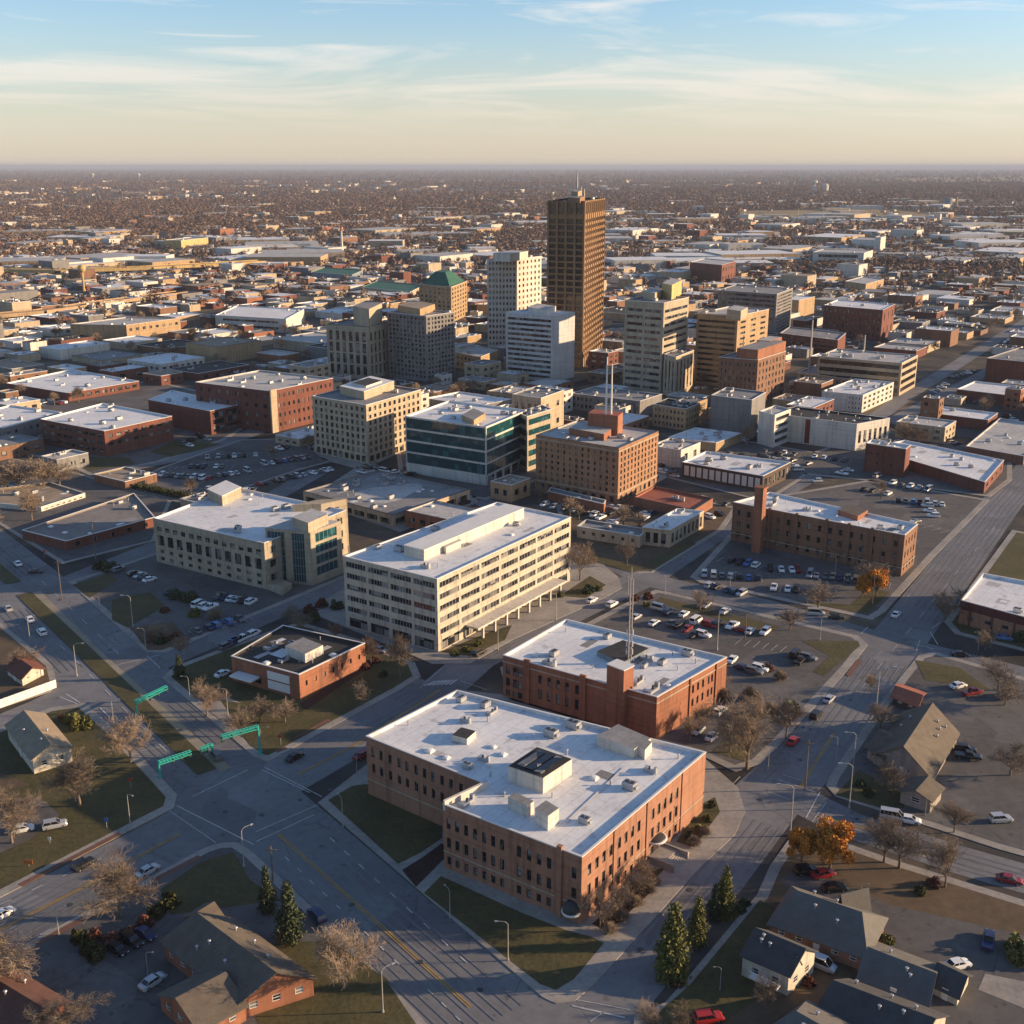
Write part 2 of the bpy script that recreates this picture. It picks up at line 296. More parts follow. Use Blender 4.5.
def grid(L, z0, z1, cols, rows, wf, hf, m0=0.5, m1=0.5, vf=0.5):
    """punched openings: cols x rows over the wall, wf / hf of each bay"""
    bw = (L-m0-m1)/cols; bh = (z1-z0)/rows; out = []
    for j in range(rows):
        for i in range(cols):
            u = m0+bw*(i+0.5-wf/2); v = z0+bh*(j+(1-hf)*vf)
            out.append((u, v, u+bw*wf, v+bh*hf))
    return out
def add_windows(root, wins, limit=100):
    """wins: (x,y,z, angle, w,h, nv,nh, fr, glass, frame, name)"""
    wins.sort(key=lambda w: -(w[4]*w[5])/((w[0]**2+w[1]**2+(w[2]-CAMH)**2)) * (1 if w[12] else 0.01))
    o = root.location
    for w in wins[:limit]:
        me, _ = window_mesh(*w[4:11]); put(w[11], me, root, (w[0]-o.x, w[1]-o.y, w[2]-o.z), w[3])
    rest = wins[limit:]
    if rest:
        mb = MB()
        for w in rest: mb.add(window_mesh(*w[4:11])[1], Matrix.Translation((w[0], w[1], w[2])) @ Matrix.Rotation(w[3], 4, 'Z'))
        r = mb.build('window', [rest[0][9], rest[0][10]], root); r['kind'] = 'stuff'
def face_windows(wins, p, q, rects, depth, nv=1, nh=1, fr=0.07, g=None, f=None, name='window', vis=True):
    L = math.hypot(q[0]-p[0], q[1]-p[1]); a = math.atan2(q[1]-p[1], q[0]-p[0]); tx, ty = math.cos(a), math.sin(a)
    for (u, v, u1, v1) in (r[:4] for r in rects):
        wins.append((p[0]+tx*u-ty*depth*0.96, p[1]+ty*u+tx*depth*0.96, v, a, u1-u, v1-v, nv, nh, fr, g or GLASS, f or FRAMED, name, vis))
def roof_parts(root, poly, h, roofm, par=0.7, cop=COPING, wallm=None):
    mb = MB(); inn = inset(poly, 0.35); n = len(poly)
    for i in range(n):
        p, q = inn[i], inn[(i+1) % n]
        mb.face([(q[0], q[1], h-par), (p[0], p[1], h-par), (p[0], p[1], h-0.01), (q[0], q[1], h-0.01)], 0)
    mb.face([(p[0], p[1], h-par) for p in inn], 0)
    mb.build('roof', [roofm], root)
    mc = MB(); o2 = inset(poly, -0.06); i2 = inset(poly, 0.38)
    for i in range(n):
        j = (i+1) % n
        mc.face([(*o2[i], h+0.06), (*o2[j], h+0.06), (*i2[j], h+0.06), (*i2[i], h+0.06)])
        mc.face([(*o2[i], h-0.12), (*o2[j], h-0.12), (*o2[j], h+0.06), (*o2[i], h+0.06)])
        mc.face([(*i2[j], h-0.02), (*i2[i], h-0.02), (*i2[i], h+0.06), (*i2[j], h+0.06)])
    mc.build('coping', [cop], root)
    return h-par
def unit_mesh():
    b = MB(); b.box(-1.1, -0.8, 0.2, 1.1, 0.8, 1.3, 0); b.box(-1.0, -0.7, 0, -0.8, 0.7, 0.2, 1); b.box(0.8, -0.7, 0, 1.0, 0.7, 0.2, 1)
    b.tube((-0.5, 0, 1.3), (-0.5, 0, 1.42), 0.42, 0.42, 12, 1); b.tube((0.5, 0, 1.3), (0.5, 0, 1.42), 0.42, 0.42, 12, 1)
    b.box(1.1, -0.45, 0.35, 1.5, 0.45, 0.95, 0)
    return b.mesh('rooftop_unit', [METAL, DKMETAL])
def duct_mesh():
    b = MB(); b.box(-1.6, -0.4, 0.15, 1.6, 0.4, 0.85, 0); b.box(1.0, -0.4, 0.85, 1.6, 0.4, 1.7, 0); b.box(-1.6, 0.4, 0.15, -0.9, 1.3, 0.85, 0); b.tube((-0.2, 0, 0.85), (-0.2, 0, 1.5), 0.25, 0.25, 8, 1)
    return b.mesh('rooftop_duct', [METAL, DKMETAL])
def pipe_mesh():
    b = MB(); b.tube((0, 0, 0), (0, 0, 0.9), 0.14, 0.14, 8, 0); b.tube((0, 0, 0.9), (0, 0, 1.05), 0.26, 0.2, 8, 0)
    return b.mesh('vent_pipe', [METAL])
def hatch_mesh():
    b = MB(); b.box(-0.7, -0.7, 0, 0.7, 0.7, 0.35, 0); b.tube((0, 0, 0.35), (0, 0, 0.5), 0.75, 0.4, 8, 1)
    return b.mesh('skylight', [COPING, MATS['lamp_lens']])
UNIT, DUCT, PIPE, HATCH = unit_mesh(), duct_mesh(), pipe_mesh(), hatch_mesh()
def clutter(root, poly, z, n, seed, blocked=()):
    r = random.Random(seed); xs = [p[0] for p in poly]; ys = [p[1] for p in poly]; inn = inset(poly, 2.0); o = root.location; k = 0; t = 0; done = []
    while k < n and t < 400:
        t += 1; p = (r.uniform(min(xs), max(xs)), r.uniform(min(ys), max(ys)))
        if not inside(p, inn) or any(inside(p, inset(b, -2)) for b in blocked) or any(math.hypot(p[0]-d[0], p[1]-d[1]) < 3.4 for d in done): continue
        nm, me = r.choice((('rooftop_unit', UNIT), ('vent_pipe', PIPE), ('vent_pipe', PIPE), ('rooftop_duct', DUCT), ('skylight', HATCH), ('rooftop_unit', UNIT)))
        s = r.uniform(0.8, 1.25); done.append(p)
        put(nm, me, root, (p[0]-o.x, p[1]-o.y, z-o.z-0.004), AD if r.random() < 0.5 else BD, (s, s, s)); k += 1
def box_on(root, L, F, R, base, z0, wm, rm, name='penthouse', B=None, cop=None):
    poly, h = quad(L, F, R, base, z0, B); poly = ccw(poly)
    mb = MB(); mb.prism(poly, z0-0.01, h, 0, top=1); mb.build(name, [wm, rm], root)
    if cop:
        mc = MB(); mc.prism(inset(poly, -0.08), h-0.1, h+0.06, 0); mc.build('coping', [cop], root)
    return poly, h
def F_(cols, rows, wf=0.5, hf=0.55, z0=0.9, z1=None, m0=0.8, m1=0.8, nv=1, nh=1, fr=0.07, g=None, f=None, vf=0.5, zt=0.8, name='window'):
    return dict(cols=cols, rows=rows, wf=wf, hf=hf, z0=z0, z1=z1, m0=m0, m1=m1, nv=nv, nh=nh, fr=fr, g=g, f=f, vf=vf, zt=zt, name=name)
def building(name, label, cat, L, F, R, base, wallm, roofm, right=(), left=(), B=None, par=0.7, cop=COPING, nclut=4, seed=1, poly=None, h=None, group=None, depth=0.25, faces=None, blocked_px=(), bands=None):
    if poly is None: poly, h = quad(L, F, R, base, 0, B)
    root = thing(name, label, cat, (poly[0][0], poly[0][1], 0), group); foot(poly)
    root['_top'] = h
    n = len(poly); mb = MB(); wins = []
    fs = {0: right, n-1: left}
    if faces: fs.update(faces)
    for i in range(n):
        p, q = poly[i], poly[(i+1) % n]; L_ = math.hypot(q[0]-p[0], q[1]-p[1]); rects = []
        for s in fs.get(i, ()):
            rr = s['rects'](L_, h) if 'rects' in s else grid(L_, s['z0'], (h-s['zt']) if s['z1'] is None else s['z1'], s['cols'], s['rows'], s['wf'], s['hf'], s['m0'], s['m1'], s['vf'])
            rr = [tuple(max(0.02, min(L_-0.02, v)) if k % 2 == 0 else v for k, v in enumerate(r)) for r in rr]
            rects += rr; face_windows(wins, p, q, rr, depth, s['nv'], s['nh'], s['fr'], s['g'], s['f'], s['name'])
        wall(mb, p, q, -0.1, h, rects, depth)
    mb.build('walls', [wallm], root)
    zr = roof_parts(root, poly, h, roofm, par, cop)
    add_windows(root, wins)
    if bands:
        for (zb, ht, bm, proud) in bands:
            zb = min(zb, h-1.6); m2 = MB(); o2 = inset(poly, -proud)
            for i in range(n):
                j = (i+1) % n; a, b2, c, d = poly[i], poly[j], o2[j], o2[i]
                m2.face([(*d, zb), (*c, zb), (*c, zb+ht), (*d, zb+ht)]); m2.face([(*d, zb+ht), (*c, zb+ht), (*b2, zb+ht), (*a, zb+ht)]); m2.face([(*a, zb), (*b2, zb), (*c, zb), (*d, zb)])
            m2.build('cornice', [bm], root)
    if abs(area(poly)) > 500 and poly[0][1] < 480:
        rr = random.Random(seed+500); inn = inset(poly, 4.5)
        for _ in range(5):
            i0 = rr.randrange(n); c = Vector(inn[i0]).lerp(Vector(inn[(i0+rr.choice((1, 2))) % n]), rr.random()); w_, h_ = rr.uniform(.8, 3.2), rr.uniform(.6, 2.2)
            if not inside(c, inset(poly, 4.2)): continue
            q = [tuple(c+Vector(ab(x*w_, y*h_))) for x, y in ((-1, -1), (1, -1), (1, 1), (-1, 1))]; m2 = MB(); tri_q = ccw(q); m2.face([(*k, zr+.012+.004*_) for k in tri_q]); m2.build('roof_patch', [rr.choice((R_PALE, R_GREY, R_WHITE))], root)
    if nclut: clutter(root, poly, zr, nclut, seed, [b for b in blocked_px])
    root_info[root.name] = (poly, h, zr)
    return root, poly, h, zr
root_info = {}

# ------------------------------------------------------------------ ground, blocks, streets
terr = MB()
def sheet(name, x0, y0, x1, y1, z, m, nx=1, ny=1):
    mb = MB()
    for i in range(nx):
        for j in range(ny):
            a, b = x0+(x1-x0)*i/nx, x0+(x1-x0)*(i+1)/nx; c, d = y0+(y1-y0)*j/ny, y0+(y1-y0)*(j+1)/ny
            mb.face([(a, c, z), (b, c, z), (b, d, z), (a, d, z)])
    return struct(name, mb, m)
def terrain_mat():
    m = bpy.data.materials.new('city_and_country_ground'); m.use_nodes = True; n = m.node_tree.nodes; lk = m.node_tree.links.new; b = n['Principled BSDF']
    b.inputs['Roughness'].default_value = 0.95; b.inputs['Specular IOR Level'].default_value = 0.1
    g = n.new('ShaderNodeNewGeometry'); sp = n.new('ShaderNodeSeparateXYZ'); lk(g.outputs['Position'], sp.inputs[0])
    def noise(sc, det, stretch=(1, 1, 1)):
        mp = n.new('ShaderNodeMapping'); mp.inputs['Scale'].default_value = stretch; lk(g.outputs['Position'], mp.inputs[0])
        t = n.new('ShaderNodeTexNoise'); t.inputs['Scale'].default_value = sc; t.inputs['Detail'].default_value = det; t.inputs['Roughness'].default_value = 0.6; lk(mp.outputs[0], t.inputs[0]); return t
    def ramp(fac, cols):
        r = n.new('ShaderNodeValToRGB'); lk(fac, r.inputs[0]); e = r.color_ramp.elements
        while len(e) < len(cols): e.new(0.5)
        for k, (p, c) in enumerate(cols): e[k].position = p; e[k].color = (*c, 1)
        return r.outputs[0]
    near = ramp(noise(0.03, 10).outputs[0], [(0.36, (0.035, 0.032, 0.03)), (0.48, (0.065, 0.06, 0.056)), (0.56, (0.10, 0.08, 0.06)), (0.66, (0.19, 0.15, 0.11))])
    far = ramp(noise(0.0006, 9).outputs[0], [(0.36, (0.05, 0.035, 0.026)), (0.5, (0.085, 0.055, 0.037)), (0.58, (0.12, 0.078, 0.048)), (0.66, (0.20, 0.145, 0.075))])
    mr = n.new('ShaderNodeMapRange'); mr.inputs[1].default_value = 1300; mr.inputs[2].default_value = 2300; lk(sp.outputs[1], mr.inputs[0])
    mx = n.new('ShaderNodeMix'); mx.data_type = 'RGBA'; lk(mr.outputs[0], mx.inputs[0]); lk(near, mx.inputs[6]); lk(far, mx.inputs[7]); lk(mx.outputs[2], b.inputs['Base Color'])
    return m
sheet('ground', -60000, -400, 60000, 110000, 0.0, terrain_mat(), 2, 2)
P = lambda pts, z=0.0: ccw([un(x, y, z) for x, y in pts])
def tri_face(mb, poly, z, mi=0): mb.face([(p[0], p[1], z) for p in poly], mi)
BLOCKS = []
blk_walk, patch = MB(), {}
def block(pts, walk=None, fill=None, hgt=0.13, world=False):
    poly = ccw(pts) if world else P(pts)
    blk_walk.prism(poly, -0.05, hgt); c = centre(poly); BLOCKS.append((c, max(math.hypot(p[0]-c[0], p[1]-c[1]) for p in poly), poly))
    if fill: pat(inset(poly, walk or 3.0), fill, hgt+0.006)
    return poly
ZP = [0.0]
def pat(poly, m, z):
    ZP[0] = (ZP[0]+0.0011) % 0.02
    mb = patch.setdefault(m.name, (MB(), m))[0]; tri_face(mb, ccw(poly), z+ZP[0])
def px_patch(pts, m, z=0.145): pat(P(pts, 0.13), m, z)
def gz(p):
    for c, r, poly in BLOCKS:
        if math.hypot(p[0]-c[0], p[1]-c[1]) < r and inside(p, poly): return 0.165
    return 0.0
# street beds (a lighter, worn asphalt than the lots)
roadmb = MB()
def strip(mb, pts, w, z, world=False, mi=0):
    q = [Vector(p) for p in pts] if world else [Vector(un(*p)) for p in pts]
    n = len(q); L, Rr = [], []
    for i in range(n):
        d = (q[min(i+1, n-1)]-q[max(i-1, 0)]).normalized(); nn = Vector((-d.y, d.x))*(w/2); L.append(q[i]+nn); Rr.append(q[i]-nn)
    for i in range(n-1): mb.face([(*Rr[i], z), (*Rr[i+1], z), (*L[i+1], z), (*L[i], z)], mi)
roads = [([(-120, 470), (20, 590), (130, 700), (245, 800)], 29), ([(235, 790), (300, 850), (380, 925), (490, 1024), (560, 1090)], 21), ([(-150, 1010), (0, 930), (180, 835), (280, 775), (375, 722), (440, 685)], 17),
         ([(440, 690), (475, 660), (560, 618), (650, 575), (740, 515), (800, 480), (860, 440), (990, 372), (1060, 345)], 12), ([(560, 1040), (610, 985), (700, 880), (765, 800), (830, 735), (890, 650), (940, 585), (1000, 505), (1060, 440)], 15),
         ([(640, 578), (760, 605), (880, 640), (1010, 672), (1100, 695)], 11), ([(770, 785), (850, 825), (960, 860), (1100, 900)], 10), ([(-40, 610), (60, 585), (160, 545), (250, 510), (320, 470)], 10), ([(155, 665), (240, 628), (345, 582), (440, 545)], 9), ([(-60, 750), (40, 708), (120, 670), (180, 650)], 10),
         ([(560, 620), (640, 578), (560, 540), (480, 500)], 9), ([(95, 475), (190, 455), (300, 415), (420, 372)], 12), ([(1060, 300), (900, 400), (860, 430)], 10)]
for k, (pts, w) in enumerate(roads):
    strip(roadmb, pts, w, 0.006+0.004*k)
struct('road', roadmb, ASPH)
wear = MB()
for k, (pts, w) in enumerate(roads[:8]):
    q = [Vector(un(*p)) for p in pts]; lanes = [o for o in (-9.3, -5.6, -2.0, 2.0, 5.6, 9.3) if abs(o) < w/2-1.2]
    for a, b in zip(q, q[1:]):
        d = (b-a).normalized(); nn = Vector((-d.y, d.x))
        for o in lanes:
            m_ = max(1, int((b-a).length/8))
            for i in range(m_):
                c0, c1 = a.lerp(b, i/m_)+nn*o, a.lerp(b, (i+1)/m_)+nn*o; cm = (c0+c1)/2
                if any((cm-Vector(un(*j))).length < r_ for j, r_ in (((245, 800), 27), ((600, 1010), 16), ((770, 785), 15), ((895, 642), 15), ((150, 662), 16), ((60, 590), 18), ((105, 690), 16), ((450, 680), 14), ((640, 578), 14))): continue
                for t in (-.85, .85): strip(wear, [c0+nn*t, c1+nn*t], .5, 0.062, True)
struct('tyre_wear', wear, mat('tyre_polished_asphalt', (0.18, 0.18, 0.183), .75, .35, .15, col2=(.12, .12, .124)))
# blocks seen in the foreground
block([(318, 803), (365, 766), (460, 690), (520, 697), (600, 722), (706, 760), (738, 788), (745, 812), (735, 835), (700, 868), (594, 985), (575, 1001), (556, 1004), (543, 998)])
block([(-80, 1000), (20, 947), (205, 848), (222, 843), (238, 843), (252, 852), (331, 925), (416, 1012), (450, 1050), (-80, 1060)], 1.8, LOT)
block([(-60, 752), (0, 728), (50, 708), (85, 703), (112, 727), (150, 766), (177, 795), (174, 808), (0, 898), (-60, 928)], 2.2, GRASS)
block([(-80, 735), (50, 692), (57, 684), (52, 665), (22, 640), (-80, 560)], 1.5, DIRT)
block([(162, 678), (174, 667), (256, 636), (300, 622), (360, 640), (415, 663), (421, 677), (400, 690), (268, 762), (254, 757)], 2.0, GRASS)
block([(303, 610), (343, 590), (560, 528), (618, 577), (622, 588), (605, 598), (512, 640), (470, 664), (432, 664), (352, 630)], 2.0, CONC)
block([(500, 668), (620, 606), (655, 590), (668, 592), (858, 636), (868, 645), (850, 668), (780, 745), (760, 764), (735, 772), (700, 755), (510, 700)], 2.2, LOT)
block([(566, 548), (582, 556), (634, 574), (652, 573), (722, 531), (738, 508), (640, 488), (556, 505)], 1.8, DIRT)
block([(690, 577), (742, 520), (764, 498), (870, 480), (990, 500), (935, 556), (885, 612), (872, 620), (700, 583)], 2.2, LOT)
block([(918, 656), (935, 652), (1080, 694), (1080, 872), (1000, 850), (880, 811), (836, 797), (826, 786), (830, 776), (888, 693)], 2.0, LOT)
block([(944, 622), (955, 634), (1090, 668), (1090, 545), (1012, 530)], 2.0, GRASS)
block([(632, 1060), (634, 1016), (665, 1003), (690, 975), (757, 895), (770, 866), (790, 838), (808, 830), (893, 860), (1080, 918), (1080, 1090), (640, 1090)], 2.0, DIRT)
block([(68, 582), (100, 572), (155, 553), (250, 520), (345, 496), (352, 575), (300, 597), (165, 653), (146, 652)], 2.0, LOT)
block([(-80, 480), (0, 525), (62, 564), (155, 541), (172, 500), (60, 468), (-80, 440)], 1.5, LOT)
block([(60, 462), (90, 476), (160, 462), (225, 440), (250, 425), (240, 400), (150, 380), (20, 410), (-40, 440)], 2.5, LOT)
block([(120, 486), (190, 506), (300, 470), (330, 462), (300, 438), (240, 440), (160, 468)], 1.5, LOT)
block([(306, 500), (400, 532), (478, 502), (470, 480), (360, 465)], 1.5, CONC)
block([(400, 485), (486, 500), (566, 470), (560, 440), (480, 420), (395, 440)], 2, LOT)
block([(536, 490), (606, 512), (680, 470), (660, 440), (600, 430), (530, 450)], 1.5, CONC)
block([(668, 478), (765, 502), (800, 480), (830, 455), (740, 440), (680, 452)], 1.5, LOT)
block([(760, 470), (860, 480), (990, 497), (1012, 480), (1012, 455), (890, 432), (850, 440)], 2, LOT)
block([(305, 455), (362, 470), (428, 440), (422, 420), (330, 425)], 2, CONC)
struct('sidewalk', blk_walk, CONC)
# lawns, planting beds and paths
px_patch([(328, 800), (352, 786), (366, 784), (443, 820), (442, 838), (422, 852), (398, 864)], GRASS)
px_patch([(441, 876), (424, 893), (540, 984), (556, 990), (574, 979), (604, 943), (592, 937), (566, 930), (520, 912)], GRASS)
px_patch([(423, 857), (442, 843), (450, 853), (416, 887), (402, 870)], MULCH)
px_patch([(592, 924), (608, 932), (650, 893), (640, 880)], MULCH); px_patch([(648, 867), (660, 869), (672, 860), (650, 885), (640, 885)], GRASS)
px_patch([(676, 842), (694, 847), (720, 812), (715, 797), (700, 805)], GRASS)
px_patch([(200, 862), (234, 852), (250, 880), (280, 900), (245, 905), (170, 915), (160, 890)], GRASS); px_patch([(250, 945), (330, 940), (385, 978), (420, 1030), (440, 1060), (270, 1060), (250, 1000)], GRASS)
px_patch([(-20, 800), (40, 798), (60, 815), (30, 840), (-20, 862)], LOT, 0.17); px_patch([(-40, 770), (0, 772), (30, 785), (-40, 800)], DIRT, 0.17)
px_patch([(195, 700), (210, 690), (262, 712), (240, 735)], CONC, 0.17); px_patch([(220, 700), (300, 712), (360, 672), (400, 676), (265, 755), (250, 745)], GRASS, 0.17); px_patch([(300, 704), (368, 660), (374, 664), (306, 710)], MULCH, 0.19)
px_patch([(72, 585), (108, 574), (118, 580), (90, 598)], GRASS, 0.17); px_patch([(112, 600), (150, 592), (165, 606), (128, 628), (112, 620)], GRASS, 0.17); px_patch([(130, 628), (172, 622), (190, 640), (162, 650), (148, 650)], DIRT, 0.17)
px_patch([(560, 596), (590, 576), (606, 585), (586, 598)], GRASS, 0.17); px_patch([(440, 652), (490, 632), (512, 625), (505, 640), (470, 656)], GRASS, 0.17)
px_patch([(644, 564), (690, 540), (696, 544), (650, 572)], GRASS, 0.17); px_patch([(590, 553), (640, 566), (634, 573), (588, 560)], GRASS, 0.17)
px_patch([(801, 641), (858, 641), (860, 646), (824, 676), (812, 672), (830, 656)], GRASS, 0.17); px_patch([(660, 597), (780, 627), (770, 633), (655, 602)], GRASS, 0.17); px_patch([(712, 752), (735, 728), (760, 733), (745, 762)], GRASS, 0.17)
px_patch([(790, 600), (868, 614), (890, 592), (870, 588), (850, 605)], GRASS, 0.17); px_patch([(915, 660), (960, 668), (990, 690), (925, 680)], GRASS, 0.17); px_patch([(836, 795), (858, 770), (900, 790), (905, 808), (880, 808)], GRASS, 0.17)
px_patch([(690, 985), (760, 900), (800, 920), (770, 990), (700, 1040), (640, 1050), (650, 1020)], GRASS, 0.17); px_patch([(780, 880), (800, 868), (890, 905), (1000, 930), (1080, 950), (1080, 1080), (900, 1060), (880, 935), (800, 900)], LOT, 0.165)
px_patch([(978, 990), (985, 974), (1040, 985), (1040, 1015)], CONC, 0.19)
px_patch([(75, 457), (88, 471), (135, 464), (130, 458)], GRASS, 0.17); px_patch([(150, 452), (176, 440), (222, 444), (170, 457)], GRASS, 0.17)
for mb, m in list(patch.values()): struct({'asphalt': 'road'}.get(m.name, {'late_autumn_grass': 'lawn', 'parking_lot_asphalt': 'parking_lot', 'dry_brown_ground': 'bare_ground', 'dark_mulch': 'planting_bed', 'sidewalk_concrete': 'paved_yard'}.get(m.name, 'ground_patch')), mb, m)
patch.clear()
# grass median of the boulevard with its pale concrete edge
med = MB(); mp = [Vector(un(*p)) for p in [(-60, 520), (12, 583)]]; strip(med, [(-70, 512), (14, 583)], 4.5, 0.14); strip(med, [(24, 594), (100, 667), (207, 772)], 4.5, 0.14)
struct('median_grass', med, GRASS)
mk = MB(); strip(mk, [(36, 592), (104, 660), (226, 770)], 2.6, 0.065); struct('median_concrete', mk, mat('pale_median_concrete', (0.27, 0.235, 0.17), 0.9, 0.2, 0.15))
pv = MB()
for a, b in [((20, 886), (120, 834)), ((36, 945), (84, 919)), ((154, 881), (200, 857)), ((292, 738), (330, 720)), ((276, 752), (286, 748)), ((860, 660), (848, 676))]: strip(pv, [a, b], 1.3, 0.152)
struct('paver_band', pv, PAVER)
ym, wm = MB(), MB()
for pts in ([(278, 834), (375, 921), (470, 1007)], [(-60, 962), (0, 930), (90, 884), (180, 834)], [(298, 775), (352, 747), (440, 690)], [(800, 788), (834, 733)], [(822, 817), (880, 833)]):
    q = [Vector(un(*p)) for p in pts]; d = (q[-1]-q[0]).normalized(); nn = Vector((-d.y, d.x))
    for sgn in (-1, 1): strip(ym, [p+nn*0.22*sgn for p in q], 0.22, 0.075, True)
def dashes(a, b, n, w=0.2, f=0.35):
    p, q = Vector(un(*a)), Vector(un(*b))
    for i in range(n):
        strip(wm, [p+(q-p)*(i/n), p+(q-p)*((i+f)/n)], w, 0.075, True)
dashes((285, 857), (410, 975), 9); dashes((330, 838), (480, 975), 9); dashes((428, 990), (470, 1030), 3); dashes((130, 700), (200, 762), 5); dashes((60, 645), (180, 765), 7); dashes((30, 570), (130, 665), 7); dashes((0, 905), (120, 850), 4); dashes((40, 935), (170, 872), 4); dashes((860, 690), (1000, 520), 12, 0.15); dashes((660, 580), (860, 632), 8, 0.12)
for a, b, w in [((256, 832), (318, 805), .35), ((256, 842), (314, 815), .35), ((177, 806), (254, 845), .4), ((168, 810), (216, 843), .25), ((264, 767), (322, 797), .35), ((262, 770), (310, 793), .3), ((192, 797), (248, 770), .35), ((135, 752), (200, 740), .2), ((420, 688), (442, 668), .25), ((460, 681), (487, 690), .25), ((572, 1006), (625, 1018), .5), ((576, 1000), (630, 1010), .3), ((778, 780), (815, 792), .35), ((783, 775), (806, 782), .25), ((806, 818), (820, 792), .4), ((812, 822), (826, 803), .25), ((768, 792), (790, 800), .25), ((725, 792), (740, 777), .3), ((861, 634), (868, 627), .3), ((916, 652), (920, 640), .3), ((930, 632), (938, 645), .4), ((926, 646), (935, 652), .3), ((932, 628), (942, 622), .4), ((915, 645), (940, 650), .3), ((105, 668), (160, 655), .3), ((147, 656), (160, 668), .4), ((60, 697), (82, 706), .5), ((66, 694), (80, 703), .5), ((100, 708), (108, 716), .6), ((590, 1022), (604, 1012), .3)]:
    strip(wm, [a, b], w*.62, 0.075)
for i in range(7): strip(wm, [(424+i*4.3, 686-i*0.2), (436+i*3.5, 681-i*0.2)], 0.5, 0.075)
for i in range(6): strip(wm, [(735+i*9, 645+i*1.5), (742+i*9, 639+i*1.5)], 0.16, 0.185)
mhm = MB()
for px in [(300, 800), (225, 812), (262, 815), (352, 905), (420, 962), (120, 872), (70, 905), (395, 722), (640, 950), (690, 890), (760, 800), (800, 760), (850, 700), (905, 640), (890, 600), (960, 660), (180, 730), (110, 650), (60, 600), (480, 990), (330, 790)]:
    g = un(*px); mhm.tube((*g, 0.02), (*g, 0.076), 0.55, 0.55, 12)
struct('manhole_cover', mhm, MATS['dark_painted_metal'])
struct('yellow_road_marking', ym, YELLOW); struct('white_road_marking', wm, WHITEL)

# ------------------------------------------------------------------ the buildings one can tell apart
def frac(p, q, z, xs):
    out = []
    for x in xs:
        lo, hi = 0.0, 1.0; x0, x1 = proj((*p, z))[0], proj((*q, z))[0]; sg = 1 if x1 > x0 else -1
        for _ in range(30):
            m = (lo+hi)/2
            if (proj((p[0]+(q[0]-p[0])*m, p[1]+(q[1]-p[1])*m, z))[0]-x)*sg < 0: lo = m
            else: hi = m
        out.append(lo)
    return out
def at_px(p, q, xs, w, rows, nv=1, nh=2, fr=0.07, g=None, f=None, name='window'):
    fs = frac(p, q, rows[0][0], xs)
    def rects(L, h): return [(t*L-w/2, zc-hh/2, t*L+w/2, zc+hh/2) for (zc, hh) in rows for t in fs]
    return dict(rects=rects, nv=nv, nh=nh, fr=fr, g=g, f=f, name=name)
# 1: the white-roofed brick building in front
(mf, mr, _, _), mh = quad((443, 804), (582, 857), (706, 752), 925)
mpoly = [un(x, y, mh) for x, y in [(582, 857), (706, 752), (457, 690), (366, 736), (486, 784), (443, 804)]]
rows3 = [(9.7, 2.2), (5.7, 2.2), (1.95, 1.7)]
BLK_R, BLK_Z = [], 0
main, mpoly, mh, mzr = building('brick_office', 'three storey orange brick block with big white L-shaped roof beside the wide intersection', 'building', None, None, None, 0, BRICK_P, R_WHITE, poly=mpoly, h=mh, nclut=0,
    right=[at_px(mpoly[0], mpoly[1], [589.5, 597, 604, 611, 619.5, 626, 632.5, 639, 653, 659, 665, 671, 677], 1.05, rows3)],
    left=[at_px(mpoly[5], mpoly[0], [448.5, 457, 466, 475, 484, 493, 502, 519, 529, 539, 549], 0.95, rows3), at_px(mpoly[5], mpoly[0], [574], 0.95, [(9.7, 2.2), (5.7, 2.2)])],
    faces={3: [at_px(mpoly[3], mpoly[4], [373, 381, 390, 399, 407, 416, 424.5, 433, 442, 451, 461], 0.9, [(10.3, 2.1), (6.6, 2.1)])]}, bands=[(3.55, 0.25, STONE, 0.08)])
BRK_SUN = main
def pilaster(root, p, q, t, w, d, h, m):
    L = math.hypot(q[0]-p[0], q[1]-p[1]); tx, ty = (q[0]-p[0])/L, (q[1]-p[1])/L
    a = (p[0]+tx*(t*L-w/2), p[1]+ty*(t*L-w/2)); b = (p[0]+tx*(t*L+w/2), p[1]+ty*(t*L+w/2)); o = lambda k: (k[0]+ty*d, k[1]-tx*d); i = lambda k: (k[0]-ty*0.3, k[1]+tx*0.3)
    mb = MB(); mb.prism(ccw([i(a), i(b), o(b), o(a)]), -0.05, h); return mb.build('pilaster', [m], root)
for x in (560,): pilaster(main, mpoly[5], mpoly[0], frac(mpoly[5], mpoly[0], 10, [x])[0], 1.0, 0.45, mh+0.7, BRICK_P)
for x in (614, 647, 682): pilaster(main, mpoly[0], mpoly[1], frac(mpoly[0], mpoly[1], 10, [x])[0], 0.5, 0.2, mh-0.2, BRICK_P)
b1, _ = box_on(main, (508, 766), (543, 778), (572, 759), 794, mzr, WHITE, R_DARK, B=(537, 747))
b2, _ = box_on(main, (508, 797), (527, 806), (534, 801), 818, mzr, WHITE, R_GREY)
b3, _ = box_on(main, (535, 808), (548, 816), (559, 808), 831, mzr, WHITE, R_GREY)
b4, _ = box_on(main, (597, 736), (634, 749), (651, 738), 759, mzr, WHITE, R_GREY, B=(618, 724))
b5, _ = box_on(main, (636, 745), (645, 750), (652, 742), 760, mzr, WHITE, R_GREY, 'stair_hood')
b6, _ = box_on(main, (452, 735), (467, 739), (476, 731), 745, mzr, WHITE, R_DARK, 'vent_house')
